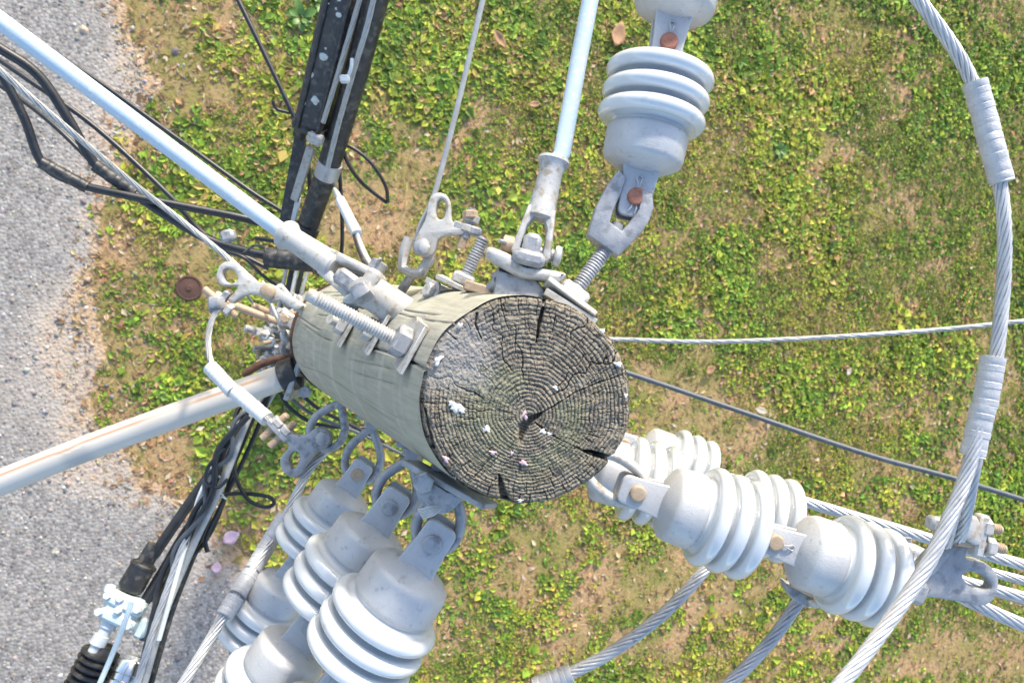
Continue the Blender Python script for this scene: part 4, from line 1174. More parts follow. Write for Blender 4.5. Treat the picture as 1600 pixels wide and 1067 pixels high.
T.part('bolt', MB().cyl(W(1238, 908, 1.195), W(1275, 928, 1.195), .0085, 12), 'tan')
T.part('nut', MB().hexnut(frame(W(1272, 926, 1.195), W(1275, 928, 1.195) - W(1238, 908, 1.195)), .017, .016), 'tan')
T.part('end_cap', MB().lathe(frame(W(1270, 930, 1.20), W(1282, 946, 1.2) - W(1270, 930, 1.2)), [(0, .012), (.01, .014), (.018, .01)], 14), 'galv_light')

# line conductors leaving to the right
q = ext(C30, C31, 3)
cable('line_conductor', 'stranded conductor leaving the farthest right string, passing behind the tan clamp', [(1150, 752, 1.53), (1262, 785, 1.5), (1400, 826, 1.47), (1500, 855, 1.45), (1620, 888, 1.42), (1750, 925, 1.4)], .0115, 'alu', group='line conductors', ns=9, lay=.22)
cable('line_conductor', 'stranded conductor leaving the middle right string under the eye clamp', [(1262, 846, 1.28), (1400, 880, 1.27), (1500, 907, 1.265), (1620, 938, 1.26), (1750, 972, 1.25)], .0105, 'alu', group='line conductors', ns=9, lay=.22)
cable('line_conductor', 'nearest stranded conductor leaving the eyed clamp at lower right', [(1440, 890, 1.12), (1490, 925, 1.12), (1545, 953, 1.115), (1620, 985, 1.11), (1750, 1040, 1.1)], .0105, 'alu', group='line conductors', ns=9, lay=.22)
cable('line_conductor', 'stranded conductor second from the top among those at the right edge', [(1420, 860, 1.36), (1520, 886, 1.35), (1620, 912, 1.34), (1750, 945, 1.33)], .0085, 'alu', group='line conductors', ns=9, lay=.22)
cable('tan_tie_wire', 'thin tan tie wire below the lower right conductors', [(1480, 908, 1.3), (1560, 930, 1.3), (1650, 958, 1.3)], .004, 'tan', 'wire')
for (pa, lab) in (((1418, 862, 1.34), 'grey clevis end of the middle right string behind the outer insulator'), ((1425, 885, 1.25), 'grey fitting just right of the outer insulator sheds')):
    T = Thing('conductor_clevis', lab, 'clevis', Wp(pa), 'conductor end fittings')
    a, b = Wp(pa), Wp((pa[0] + 60, pa[1] + 22, pa[2])); n = (b - a)
    T.part('socket', MB().lathe(frame(a - n * .5, n), [(0, .014), (.01, .019), (.05, .018), (.09, .0135)], 16), 'galv')
    T.part('bolt', MB().cyl(a - AY * .026, a + AY * .026, .007, 10), 'galv')

# cables past the pole on the right
cable('service_cable', 'light grey thin cable leaving the pole horizontally to the right', [(820, 528, 2.3), (960, 530, 2.3), (1100, 534, 2.28), (1250, 529, 2.26), (1400, 520, 2.24), (1500, 512, 2.23), (1640, 497, 2.2)], .0072, 'grey_wire', group='service cables to the right', ns=6, lay=.25)
cable('service_cable', 'dark blue grey cable sloping from the pole to the lower right edge', [(860, 545, 2.6), (985, 584, 2.6), (1150, 640, 2.55), (1350, 708, 2.5), (1500, 750, 2.47), (1680, 806, 2.43)], .0092, 'navy_cable', group='service cables to the right')
# guy wire upward
cable('guy_wire', 'thin light grey guy wire from the upper clamp to the top edge', [(648, 384, 1.14), (658, 350, 1.14), (676, 312, 1.135), (695, 245, 1.13), (720, 145, 1.12), (745, 40, 1.11), (765, -45, 1.1)], .0042, 'grey_wire', 'wire', 'guy wires')
# left neutral conductor to the left clamp
cable('neutral_conductor', 'pale strand running from the left clamp towards the upper left corner', [(410, 452, 1.715), (358, 405, 1.71), (290, 350, 1.68), (215, 292, 1.62), (130, 222, 1.52), (20, 128, 1.42), (-90, 32, 1.33)], .0068, 'grey_wire', 'conductor', 'neutral conductors', ns=7, lay=.2)
cable('neutral_conductor', 'stranded conductor with long taped splice running to the lower left', [(512, 700, 1.55), (482, 735, 1.53), (462, 775, 1.5), (430, 835, 1.45), (385, 905, 1.38), (345, 970, 1.33), (300, 1045, 1.27), (250, 1125, 1.22)], .0095, 'alu', 'conductor', 'neutral conductors', ns=8, lay=.2)
for k, (a, b, lab) in enumerate((((446, 806, 1.47), (420, 848, 1.445), 'first'), ((419, 850, 1.444), (394, 892, 1.40), 'second'), ((393, 894, 1.398), (370, 930, 1.36), 'third'), ((369, 932, 1.358), (350, 962, 1.335), 'fourth'))):
    sleeve(lab + ' crimped sleeve from the pole on the lower left splice', a, b, .0165, rings=3)
# small jumper joining the two left clamps
cable('jumper_cable', 'short pale jumper joining the two three-lobed clamps left of the pole', [(345, 478, 1.68), (331, 500, 1.67), (325, 535, 1.66), (331, 568, 1.64), (352, 600, 1.62), (385, 632, 1.59), (430, 662, 1.55)], .0068, 'grey_wire', group='stranded jumper cables', ns=7, lay=.16)
sleeve('upper pale sleeve on the short jumper over the lamp arm', (328, 573, 1.635), (364, 612, 1.61), .0165, 'white', 4)
sleeve('lower pale sleeve on the short jumper over the lamp arm', (368, 612, 1.61), (418, 655, 1.57), .0165, 'white', 4)

# ================================================================== LAMP ARM
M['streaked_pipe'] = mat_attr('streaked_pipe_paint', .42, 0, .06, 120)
_PSIDE = -1
T = Thing('lamp_arm', 'cream painted steel pipe arm reaching from the pole to the left edge', 'lamp arm', W(455, 585, 1.80))
pts = [Wp(p) for p in ((446, 588, 1.80), (300, 640, 1.79), (120, 706, 1.78), (-20, 762, 1.77), (-140, 812, 1.76))]
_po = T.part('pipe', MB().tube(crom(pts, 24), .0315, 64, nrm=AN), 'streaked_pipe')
_pv = np.empty(len(_po.data.vertices) * 3, np.float32); _po.data.vertices.foreach_get('co', _pv); _pv = _pv.reshape(-1, 3) + np.array(W(455, 585, 1.80))
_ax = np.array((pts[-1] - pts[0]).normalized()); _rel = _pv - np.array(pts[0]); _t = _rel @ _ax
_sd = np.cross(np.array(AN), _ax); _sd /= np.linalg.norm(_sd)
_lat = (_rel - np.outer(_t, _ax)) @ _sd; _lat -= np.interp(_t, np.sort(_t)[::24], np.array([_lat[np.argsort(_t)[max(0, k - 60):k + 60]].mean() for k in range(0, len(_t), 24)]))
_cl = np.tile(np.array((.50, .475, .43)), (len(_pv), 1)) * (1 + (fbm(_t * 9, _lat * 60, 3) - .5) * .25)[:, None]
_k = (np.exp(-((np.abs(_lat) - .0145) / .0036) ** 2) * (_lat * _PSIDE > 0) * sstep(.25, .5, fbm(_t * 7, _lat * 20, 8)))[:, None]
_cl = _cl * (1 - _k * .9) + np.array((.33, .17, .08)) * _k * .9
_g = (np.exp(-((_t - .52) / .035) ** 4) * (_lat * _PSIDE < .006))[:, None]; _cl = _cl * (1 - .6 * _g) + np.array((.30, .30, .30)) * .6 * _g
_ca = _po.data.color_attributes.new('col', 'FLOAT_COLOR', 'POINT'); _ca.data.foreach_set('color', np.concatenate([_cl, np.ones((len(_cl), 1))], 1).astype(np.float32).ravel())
n = (pts[0] - pts[1]).normalized()
T.part('socket', MB().lathe(frame(pts[0] - n * .01, n), [(0, .037), (.004, .041), (.04, .041), (.044, .034)], 32), 'black')
T.part('mounting_plate', MB().box(frame(W(468, 590, 1.82), AX * .35 + AY * .94, AN), .11, .012, .11, bev=.002), 'galv')
T.part('brace', MB().tube(crom([W(380, 585, 1.86), W(410, 568, 1.86), W(440, 560, 1.86), W(470, 556, 1.87)], 5), .010, 10), 'rust')
for (x, y) in ((470, 565), (478, 612)):
    T.part('bolt_head', MB().hexnut(frame(W(x, y, 1.80), AN), .016, .012), 'galv')
# steel band round the pole at the arm
d = 1.80; x, y, r = pole_at(d)
T = Thing('pole_band', 'thin brown steel band round the pole where the lamp arm mounts', 'band', CAM + R3 @ Vector((x, y, -d)))
T.part('strap', MB().lathe(frame(CAM + R3 @ Vector((x + .006, y - .001, -d - .02)), AN), [(0, r + .001), (0, r + .008), (.035, r + .006), (.035, r - .001)], 72, False), 'rust')
T.part('clamp_bolt', MB().cyl(W(452, 545, d), W(470, 520, d), .010, 12), 'tan')

# hardware crowded low on the pole, left side
T = Thing('long_bolt', 'long tan bolt pointing left beneath the three-lobed clamp', 'bolt', W(470, 520, 2.0))
a, b = W(322, 460, 1.90), W(490, 525, 2.05); n = (b - a).normalized()
T.part('nut', MB().hexnut(frame(a + n * .02, n), .019, .016), 'galv_light')
T.part('shank', MB().cyl(a, b, .0105, 14), 'tan')
for (p, q, r_, m_, lab) in (((384, 513, 2.0), (470, 534, 2.1), .011, 'galv_light', 'pale bolt end pointing left, upper one beside the pole'),
                            ((398, 545, 2.05), (470, 548, 2.15), .010, 'galv', 'grey bolt end pointing left just above the arm mounting'),
                            ((396, 478, 2.0), (475, 510, 2.1), .010, 'tan', 'tan bolt end between the clamp and the pale bolt'),
                            ((418, 600, 2.1), (402, 545, 2.05), .009, 'tan', 'short tan bolt standing across beside the arm mounting'),
                            ((436, 448, 2.0), (480, 500, 2.1), .012, 'galv_light', 'pale bolt above the left clamp link')):
    T = Thing('bolt', lab, 'bolt', Wp(q), 'bolts crowded on the left of the pole')
    a, b = Wp(p), Wp(q); n = (b - a).normalized()
    T.part('shank', MB().thread(b, a, r_, .0036), m_)
    T.part('nut', MB().hexnut(frame(a + n * .045, n), r_ * 2, r_ * 1.8), 'galv')
    T.part('washer', MB().lathe(frame(a + n * .045 + n * r_ * 1.8, n), [(0, r_ * 2.6), (.004, r_ * 2.6)], 18), 'galv_light')
T = Thing('ground_clamp', 'small pale clamp block with screws beside the pole band', 'clamp', W(440, 500, 1.95))
T.part('block', MB().box(frame(W(452, 500, 1.92), AX - AY * .4, AN), .05, .035, .03, bev=.005), 'galv_light')
T.part('screw', MB().hexnut(frame(W(446, 498, 1.90), AN), .012, .01), 'tan')
T.part('screw', MB().hexnut(frame(W(458, 508, 1.90), AN), .012, .01), 'galv')
T.part('strap', MB().tube(crom([W(410, 440, 1.98), W(430, 490, 1.95), W(455, 545, 1.95)], 5), .005, 8), 'galv')

# ================================================================== COMMUNICATION CABLES, LEFT
cc = 'black cables at upper left'
cable('black_cable', 'upper thick black cable sweeping from the left edge under the pale strand', [(-60, 40, 1.95), (0, 76, 2.0), (60, 118, 2.05), (108, 188, 2.1), (150, 258, 2.15), (205, 300, 2.2), (275, 346, 2.25), (335, 378, 2.28), (410, 398, 2.3), (490, 410, 2.32), (540, 440, 2.4)], .0140, 'black_cable', group=cc)
cable('black_cable', 'lower thick black cable with a sharp bend near the left edge', [(-50, 60, 1.98), (0, 115, 2.02), (38, 185, 2.06), (66, 255, 2.1), (118, 286, 2.14), (200, 306, 2.18), (300, 325, 2.24), (400, 346, 2.3), (470, 375, 2.36), (520, 420, 2.42)], .0125, 'black_cable', group=cc)
sleeve('black taped joint at the sharp bend of the lower cable', (64, 254, 2.1), (136, 293, 2.15), .0180, 'black', 3, 'black taped joints', 'taped_joint')
sleeve('black taped joint on the upper cable beside the pale strand', (148, 258, 2.15), (210, 302, 2.2), .0190, 'black', 3, 'black taped joints', 'taped_joint')
sleeve('thick black sleeve under the left guy rod socket', (416, 402, 2.28), (492, 410, 2.28), .032, 'black', 2, 'black taped joints', 'taped_joint')
cable('black_wire', 'thin black wire running just above the left guy rod', [(-60, -5, 2.5), (0, 36, 2.5), (130, 112, 2.55), (265, 208, 2.6), (390, 298, 2.65), (460, 345, 2.7), (500, 400, 2.75)], .0085, 'black_cable', 'wire', 'thin black wires')
cable('black_wire', 'thin black wire between the left guy rod and the thick cables', [(-50, 60, 2.5), (40, 122, 2.5), (150, 200, 2.55), (265, 306, 2.6), (320, 366, 2.65), (420, 420, 2.7)], .0095, 'black_cable', 'wire', 'thin black wires')
cable('black_wire', 'short thin black wire under the cables at the left edge', [(-30, 118, 2.5), (0, 134, 2.5), (50, 168, 2.5), (95, 206, 2.5), (140, 250, 2.52), (190, 296, 2.55)], .0085, 'black_cable', 'wire', 'thin black wires')
cable('black_wire', 'thin black wire coming down from the top edge to the closure end', [(355, -40, 2.4), (372, 0, 2.4), (412, 82, 2.42), (462, 190, 2.45), (480, 250, 2.5), (486, 320, 2.55)], .008, 'black_cable', 'wire', 'thin black wires')
cable('black_wire', 'small hooked wire tail left of the closure end', [(426, 158, 2.42), (432, 170, 2.43), (446, 175, 2.44), (462, 178, 2.45)], .0058, 'black_cable', 'wire', 'thin black wires')
cable('black_wire', 'looped black wire right of the conduit, outer one', [(520, 225, 2.4), (548, 230, 2.4), (580, 255, 2.42), (602, 290, 2.45), (606, 316, 2.5)], .0058, 'black_cable', 'wire', 'thin black wires')
cable('black_wire', 'looped black wire right of the conduit, inner one', [(534, 228, 2.4), (545, 258, 2.42), (568, 288, 2.45), (604, 317, 2.5)], .0065, 'black_cable', 'wire', 'thin black wires')
cable('black_wire', 'straight dark wire behind the white turnbuckle', [(527, 230, 2.45), (533, 310, 2.55), (534, 390, 2.6), (520, 470, 2.65)], .007, 'black_cable', 'wire', 'thin black wires')
T = Thing('drip_loop_tag', 'grey plastic tag block on the black cable left of the guy socket', 'block', W(358, 370, 2.2))
T.part('block', MB().box(frame(W(357, 369, 2.2), AX + AY * .3, AN), .042, .036, .035, bev=.008), 'galv')
T.part('clip', MB().tube(crom([W(380, 396, 2.2), W(396, 384, 2.2), W(412, 386, 2.2), W(414, 394, 2.2)], 4), .004, 8), 'black')

# conduit and closure running to the top edge
T = Thing('black_conduit', 'round black conduit beside the closure running to the top edge', 'conduit', W(478, 365, 2.55))
cp = [Wp(p) for p in ((470, 400, 2.6), (482, 350, 2.54), (512, 264, 2.42), (552, 132, 2.24), (585, 8, 2.1), (602, -60, 2.02))]
T.part('pipe', MB().tube(crom(cp, 6), .036, 24), 'black')
a = W(513, 265, 2.42); n = (cp[3] - cp[2]).normalized()
T.part('band', MB().lathe(frame(a - n * .028, n), [(0, .035), (0, .040), (.056, .040), (.056, .035)], 28, False), 'alu')
T.part('elbow', MB().tube(crom([W(482, 352, 2.54), W(476, 372, 2.56), W(490, 392, 2.56), W(530, 412, 2.5), W(560, 432, 2.45)], 6), [.042] * 8 + [.036] * 8 + [.022] * 9, 16), 'black')
T = Thing('splice_closure', 'black box-shaped splice closure with lichen spots at the top edge', 'closure', W(490, 205, 2.4))
a, b = W(492, 204, 2.36), W(552, -40, 2.10); Mx = frame(a.lerp(b, .5), b - a, AN); L = (b - a).length
T.part('case', MB().box(Mx, L, .098, .10, (0, .008, 0), bev=.010), 'black')
T.part('lid_rail', MB().box(Mx, L * .98, .012, .012, (0, .036, .052), bev=.003), 'black')
T.part('lid_rail', MB().box(Mx, L * .98, .012, .012, (0, -.030, .052), bev=.003), 'black')
T.part('end_cap', MB().box(Mx, .045, .108, .112, (-L / 2 + .012, .010, -.006), bev=.012), 'black')
T.part('end_nozzle', MB().cyl(Mx @ Vector((-L / 2 + .02, .045, -.01)), Mx @ Vector((-L / 2 - .05, .055, -.02)), .022, 16), 'black')
random.seed(21)
for k in range(15):
    x = random.uniform(-.42, .48) * L; yy = random.choice([.045, .035, .012, .0, .05]) + random.uniform(-.006, .006); rr_ = random.choice([.004, .006, .009, .013])
    vs = [(x, yy, .0535)]; 
    for j in range(10):
        aa = j * .6283; q_ = rr_ * random.uniform(.7, 1.2); vs.append((x + q_ * math.cos(aa), yy + q_ * math.sin(aa), .0502))
    T.part('lichen_spot', MB().add(vs, [(0, 1 + j, 1 + (j + 1) % 10) for j in range(10)], Mx), 'lichen', smooth=False)
T.part('end_latch', MB().box(Mx, .035, .05, .03, (-L / 2 + .0, -.03, .055), bev=.006), 'galv_light')
cable('steel_strand', 'pale strand lying along the middle of the black closure', [(505, 192, 2.26), (530, 110, 2.17), (562, 0, 2.06), (580, -60, 2.0)], .0078, 'grey_wire', 'strand', 'strands along the closure', ns=6, lay=.3)
cable('steel_strand', 'pale strand between the closure and the round conduit', [(512, 262, 2.32), (530, 190, 2.24), (556, 100, 2.14), (574, 40, 2.08), (596, -55, 2.0)], .0082, 'grey_wire', 'strand', 'strands along the closure', ns=6, lay=.3)
T = Thing('strand_clamp', 'small white clamp on the strand in front of the closure', 'clamp', W(540, 122, 2.12))
T.part('body', MB().box(frame(W(539, 124, 2.13), AX, AN), .028, .022, .02, bev=.004), 'white')
T.part('tail', MB().tube(crom([W(545, 118, 2.13), W(549, 105, 2.12), W(550, 92, 2.12)], 4), .005, 8), 'white')
T = Thing('cable_strip', 'pale flat strip leading down from the closure end to the pole', 'strip', W(462, 315, 2.5))
T.part('strip', MB().box(frame(W(473, 272, 2.46), W(488, 225, 2.4) - W(459, 318, 2.52), AN), .21, .030, .012, bev=.003), 'galv_light')
T.part('lower_end', MB().box(frame(W(462, 330, 2.53), W(470, 300, 2.5) - W(456, 360, 2.55), AN), .10, .018, .012, bev=.003), 'white')
T.part('backing', MB().box(frame(W(466, 290, 2.52), W(485, 200, 2.4) - W(458, 345, 2.55), AN), .34, .040, .012, (0, .022, 0), bev=.002), 'black')
T.part('connector', MB().box(frame(W(492, 216, 2.36), AX + AY * .1, AN), .05, .02, .02, bev=.004), 'white')
T = Thing('wire_connector', 'white tubular dead-end sleeve between conduit and pole', 'sleeve', W(545, 340, 2.0))
a, b = W(531, 312, 2.1), W(558, 366, 2.02); n = (b - a)
T.part('tube', MB().lathe(frame(a, n), [(0, .008), (.001, .014), (n.length - .001, .0155), (n.length, .010)], 18), 'white')
T.part('neck', MB().lathe(frame(a, -n), [(0, .010), (.03, .009), (.05, .005)], 12), 'alu')
T.part('lead', MB().tube(crom([W(522, 288, 2.14), W(527, 300, 2.12), W(532, 312, 2.1)], 4), .006, 8), 'black')
T.part('bail_wire', MB().tube(crom([W(558, 366, 2.02), W(574, 402, 1.97), W(600, 440, 1.9), W(612, 460, 1.86)], 4), .0055, 8), 'alu')
T.part('bail_wire', MB().tube(crom([W(554, 368, 2.02), W(566, 402, 1.97), W(582, 432, 1.92), W(600, 462, 1.88)], 4), .0065, 8), 'black')
T.part('bail_wire', MB().tube(crom([W(556, 367, 2.02), W(570, 400, 1.97), W(590, 432, 1.92), W(606, 460, 1.88)], 4), .0045, 8), 'grey_wire')

# pale drop wires passing between clamp and pole
for k, (x0, x1, m_) in enumerate(((446, 440, 'grey_wire'), (455, 448, 'black_cable'), (463, 455, 'white'), (471, 463, 'black_cable'), (480, 470, 'grey_wire'))):
    cable('drop_wire', ('pale', 'dark', 'white', 'second dark', 'rightmost pale')[k] + ' drop wire running down between the left clamp and black sleeve', [(x0 + 6, 395, 2.5), (x0, 425, 2.5), (x1 - 2, 470, 2.5), (x1 - 12, 520, 2.55), (x1 - 30, 590, 2.55), (x1 - 62, 650, 2.5)], (.007, .009, .0065, .008, .0065)[k], m_, 'wire', 'drop wires beside the pole')

# ================================================================== LOWER LEFT BUNDLE
gb = 'cables of the lower left bundle'
cable('bundle_cable', 'thick black cable on the left of the lower left bundle ending in a sleeve', [(430, 560, 2.55), (392, 632, 2.45), (345, 715, 2.4), (300, 780, 2.36), (262, 835, 2.32), (240, 868, 2.3)], .0165, 'black_cable', group=gb)
cable('bundle_cable', 'second thick black cable entering the pale gland block', [(440, 570, 2.6), (398, 640, 2.5), (352, 742, 2.42), (290, 832, 2.36), (262, 880, 2.33), (226, 940, 2.28)], .0165, 'black_cable', group=gb)
specs = [((388, 636), (330, 745), (290, 842), (246, 965), (212, 1075), 'alu', .0105, 'pale strand in the middle of the lower left bundle'),
         ((396, 636), (345, 760), (302, 850), (256, 960), (222, 1075), 'grey_wire', .0125, 'thick pale tube at the right of the lower left bundle'),
         ((402, 640), (352, 740), (318, 830), (270, 950), (232, 1080), 'black_cable', .010, 'black cable at the right side of the lower left bundle'),
         ((378, 650), (340, 726), (312, 806), (268, 900), (222, 1000), 'navy_cable', .010, 'dark grey cable woven through the lower left bundle'),
         ((372, 640), (372, 700), (330, 830), (262, 905), (236, 938), 'black_cable', .008, 'thin black cable crossing the lower left bundle'),
         ((385, 640), (318, 760), (300, 820), (282, 880), (248, 1000), 'white', .007, 'thin white wire in the lower left bundle'),
         ((392, 630), (360, 690), (322, 790), (284, 905), (240, 1050), 'black', .009, 'dull black cable under the pale tube of the bundle')]
for k, (a, b, c, d_, e, m_, r_, lab) in enumerate(specs):
    dd = (2.30 if m_ in ('alu', 'grey_wire', 'white') else 2.46) + (k % 3) * .02
    cable('bundle_cable', lab, [(450, 565, dd + .2), (*a, dd + .05), (*b, dd), (*c, dd - .04), (*d_, dd - .1), (*e, dd - .16)], r_, m_, group=gb, ns=6 if m_ == 'alu' else 0, lay=.25)
cable('drip_loop', 'thin black loop hanging right of the lower left bundle', [(400, 610, 2.45), (378, 650, 2.4), (366, 700, 2.38), (369, 745, 2.37), (388, 780, 2.36), (415, 792, 2.36), (428, 786, 2.36), (420, 776, 2.36), (385, 771, 2.37), (345, 772, 2.38)], .0065, 'black_cable', 'wire')
cable('drip_loop', 'long thin black wire crossing behind the drip loop', [(420, 620, 2.5), (402, 670, 2.46), (375, 730, 2.44), (345, 790, 2.42), (322, 840, 2.42), (324, 862, 2.42)], .0075, 'black_cable', 'wire')
for k, (x, y, lab) in enumerate(((365, 672, 'upper'), (344, 775, 'middle'), (336, 742, 'small'))):
    T = Thing('cable_tie', lab + ' white lashing clip on the lower left bundle', 'clip', W(x, y, 2.33), 'white lashing clips')
    T.part('strap', MB().tube(crom([W(x - 9, y - 5, 2.36), W(x, y - 2, 2.32), W(x + 9, y + 4, 2.36)], 4), .0032, 8), 'white')
    T.part('buckle', MB().box(frame(W(x, y - 2, 2.315), AX - AY * .4, AN), .022, .014, .012, bev=.003), 'alu')
# black boot and pale gland block
T = Thing('cable_boot', 'black rubber boot sleeve above the pale gland block', 'boot', W(205, 915, 2.28))
a, b = W(243, 850, 2.31), W(202, 922, 2.27); n = b - a; L = n.length
T.part('boot', MB().lathe(frame(a, n), [(0, .018), (.002, .024), (L * .38, .026), (L * .42, .037), (L * .92, .039), (L, .034), (L, .02)], 24), 'black')
T.part('ring', MB().lathe(frame(a + n * .42, n), [(0, .0375), (.004, .041), (.010, .041), (.014, .038)], 24, False), 'black')
T = Thing('gland_block', 'pale blue white bolted gland block at the lower left', 'connector', W(190, 955, 2.25))
Mx = frame(W(195, 950, 2.25), W(215, 915, 2.27) - W(175, 985, 2.23), AN)
T.part('body', MB().box(Mx, .085, .105, .075, bev=.012), 'pale_blue')
T.part('upper_jaw', MB().box(Mx, .040, .125, .05, (.020, 0, .022), bev=.008), 'pale_blue')
T.part('lower_jaw', MB().box(Mx, .034, .115, .05, (-.028, -.004, .018), bev=.008), 'pale_blue')
for (x, y) in ((.022, .05), (.022, -.05), (-.028, .048), (-.028, -.05), (.0, .0), (.03, .012)):
    T.part('screw', MB().hexnut(Mx @ frame((x, y, .042), (0, 0, 1), (1, 0, 0)), .012, .016), 'white')
T.part('side_lug', MB().box(Mx, .06, .03, .03, (-.03, -.075, -.01), bev=.006), 'pale_blue')
T.part('side_lug', MB().box(Mx, .03, .03, .03, (.03, .068, .0), bev=.006), 'pale_blue')
T.part('outlet', MB().lathe(Mx @ frame((-.045, .018, 0), (-1, 0, 0), (0, 0, 1)), [(0, .024), (.022, .024), (.024, .018), (.045, .018), (.046, .024), (.075, .024), (.078, .016), (.11, .016)], 18), 'white')
# finned amplifier housing and silver can below it
T = Thing('finned_housing', 'black finned cable housing cut by the bottom left edge', 'housing', W(150, 1060, 2.2))
a, b = W(160, 1016, 2.24), W(112, 1113, 2.2); n = b - a; L = n.length
prof = []
for k in range(9):
    x = L * k / 9; prof += [(x, .042), (x + L * .025, .058 + .002 * (k % 2)), (x + L * .06, .058), (x + L * .085, .042)]
T.part('finned_body', MB().lathe(frame(a, n), prof, 32), 'black')
T.part('collar', MB().lathe(frame(a - n.normalized() * .02, n), [(0, .02), (.004, .034), (.02, .04)], 24), 'black')
T = Thing('silver_canister', 'shiny silver canister beside the finned housing at bottom left', 'canister', W(205, 1060, 2.2))
a, b = W(212, 1030, 2.25), W(182, 1095, 2.2); n = b - a
T.part('can', MB().lathe(frame(a, n), [(0, .02), (.002, .048), (.008, .052), (.04, .052), (.044, .047), (.06, .047), (.064, .053), (.16, .053)], 32), M.setdefault('chrome', mat('polished_steel', (.55, .56, .57), (.7, .7, .7), .18, .95, 20, .05, 100)))
T.part('lid', MB().lathe(frame(a - n.normalized() * .012, n), [(0, .012), (.003, .03), (.014, .036)], 24), 'galv')
cable('bail_wire', 'pale blue rod running from the gland block down across the finned housing', [(206, 940, 2.14), (190, 985, 2.12), (172, 1030, 2.1), (148, 1085, 2.08)], .0075, 'pale_blue', 'wire')
cable('bail_wire', 'dark wire beside the leftmost lower string at the bottom edge', [(415, 900, 1.75), (400, 950, 1.72), (382, 1010, 1.7), (365, 1080, 1.68)], .009, 'navy_cable', 'wire')
T = Thing('string_fitting', 'small grey fitting left of the lowest insulator caps', 'fitting', W(375, 1000, 1.6))
T.part('socket', MB().lathe(frame(W(385, 985, 1.6), W(368, 1045, 1.58) - W(385, 985, 1.6)), [(0, .01), (.01, .014), (.05, .013), (.08, .009)], 16), 'galv')
T.part('collar', MB().lathe(frame(W(380, 1002, 1.6), W(368, 1045, 1.58) - W(385, 985, 1.6)), [(0, .016), (.008, .016)], 16), 'galv_light')

# thin wires curling round the foot of the visible shaft, and small fittings crowded on the far side
for k, (pts_, r_, m_, lab) in enumerate((
        ([(452, 590, 2.2), (470, 615, 2.2), (500, 640, 2.22), (545, 662, 2.25), (600, 690, 2.3)], .0062, 'black_cable', 'thin black wire curling under the pole just below the lamp arm'),
        ([(440, 600, 2.3), (462, 628, 2.3), (498, 652, 2.3), (560, 676, 2.35), (640, 715, 2.4)], .0055, 'navy_cable', 'thin grey wire curling under the pole toward the lower shackles'),
        ([(436, 612, 2.35), (456, 640, 2.35), (500, 664, 2.35), (580, 668, 2.4), (620, 660, 2.4)], .0065, 'black_cable', 'lowest black wire looping under the pole behind the shackles'),
        ([(372, 440, 2.3), (400, 480, 2.3), (430, 520, 2.3), (452, 550, 2.3)], .0042, 'navy_cable', 'thin dark wire crossing diagonally behind the left clamp'),
        ([(345, 392, 2.25), (380, 402, 2.25), (410, 430, 2.28), (440, 452, 2.3)], .0055, 'black_cable', 'thin black wire hugging the back of the left clamp'),
        ([(520, 412, 2.3), (560, 424, 2.2), (585, 436, 2.15), (600, 452, 2.1)], .0085, 'navy_cable', 'grey lead between conduit elbow and tee bracket'),
        ([(400, 372, 2.5), (440, 380, 2.5), (470, 396, 2.5), (500, 430, 2.5)], .0075, 'black_cable', 'dark lead under the guy rod socket'))):
    cable('loose_wire', lab, pts_, r_, m_, 'wire', 'loose wires around the pole')
random.seed(3)
T = Thing('terminal_bracket', 'cluster of small plates, nuts and studs on the pole left of the band', 'bracket', W(450, 540, 2.05))
T.part('plate', MB().box(frame(W(446, 530, 2.06), AX * .3 + AY, AN), .16, .05, .012, bev=.002), 'galv')
T.part('plate', MB().box(frame(W(428, 566, 2.04), AX + AY * .4, AN), .09, .04, .012, bev=.002), 'galv')
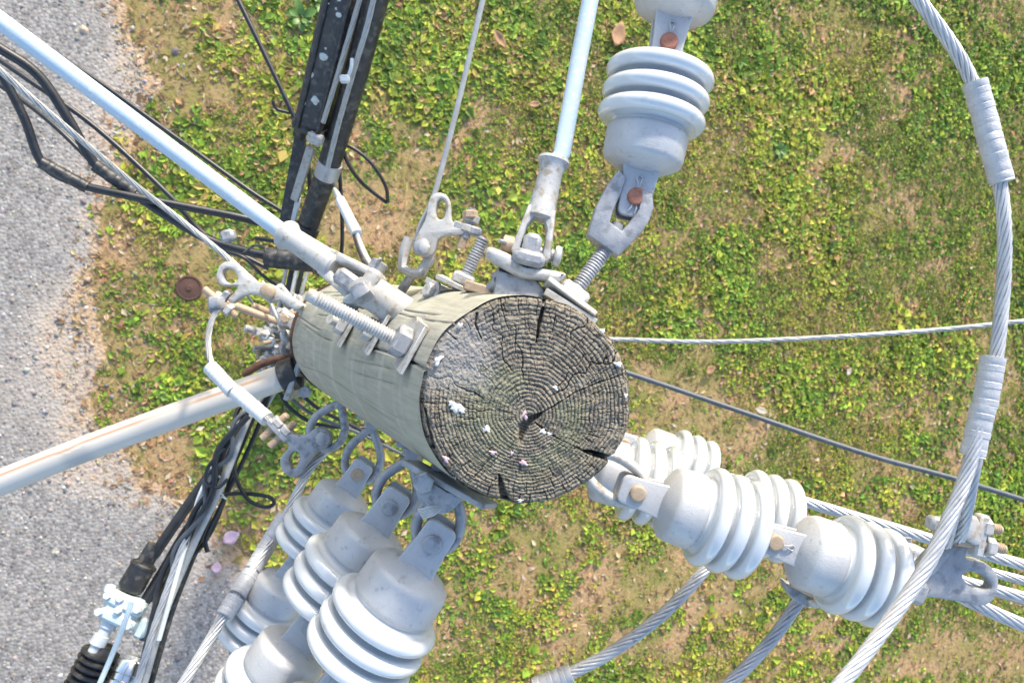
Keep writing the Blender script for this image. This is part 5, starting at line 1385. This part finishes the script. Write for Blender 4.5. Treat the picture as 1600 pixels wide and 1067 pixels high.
for (x, y, dx, dy, r_, m_) in ((404, 520, 22, 6, .008, 'galv_light'), (410, 536, 26, -4, .007, 'tan'), (416, 552, 24, 8, .008, 'galv'), (432, 540, 4, 22, .007, 'galv_light'), (440, 556, 10, 16, .007, 'galv'), (424, 508, 20, 12, .007, 'galv'), (442, 516, 8, 14, .009, 'galv_light'), (400, 568, 24, -10, .008, 'tan'), (412, 588, 6, -28, .008, 'tan'), (448, 534, 10, 6, .010, 'galv_light'), (436, 484, 14, 10, .009, 'galv_light'), (456, 488, 10, 12, .009, 'tan')):
    dd = random.uniform(1.94, 2.05)
    a, b = W(x, y, dd - .03), W(x + dx, y + dy, dd + .03)
    T.part('stud', MB().cyl(a, b, r_ * .8, 12), m_)
    T.part('nut', MB().hexnut(frame(a.lerp(b, .45), b - a), r_ * 1.8, r_ * 1.6), random.choice(['galv', 'galv_light', 'white']))
T.part('ring', MB().tube(crom([W(*p, 2.02) for p in ((426, 586), (418, 574), (426, 562), (440, 566), (442, 580))], 5, True), .006, 8, True), 'alu')

for k, (pts_, r_, m_, lab) in enumerate((
        ([(396, 628, 2.3), (372, 668, 2.28), (352, 700, 2.28), (330, 760, 2.28), (300, 806, 2.26), (286, 860, 2.26), (262, 905, 2.25)], .0085, 'black_cable', 'wavy black wire lying over the pale strands of the bundle'),
        ([(404, 630, 2.3), (366, 660, 2.27), (360, 712, 2.27), (322, 745, 2.27), (318, 800, 2.26), (272, 860, 2.25), (270, 930, 2.25), (232, 1000, 2.2)], .0072, 'navy_cable', 'wavy grey wire wound round the lower left bundle'),
        ([(388, 650, 2.27), (340, 705, 2.26), (332, 770, 2.26), (296, 830, 2.26), (255, 892, 2.25), (240, 960, 2.22), (214, 1075, 2.15)], .0095, 'black_cable', 'long black cable on top of the lower left bundle'),
        ([(350, 700, 2.26), (326, 728, 2.25), (322, 752, 2.25), (340, 762, 2.26), (356, 748, 2.28)], .005, 'black_cable', 'small black wire curl on the lower left bundle'))):
    cable('tangled_wire', lab, pts_, r_, m_, 'wire', 'tangled wires of the bundle')
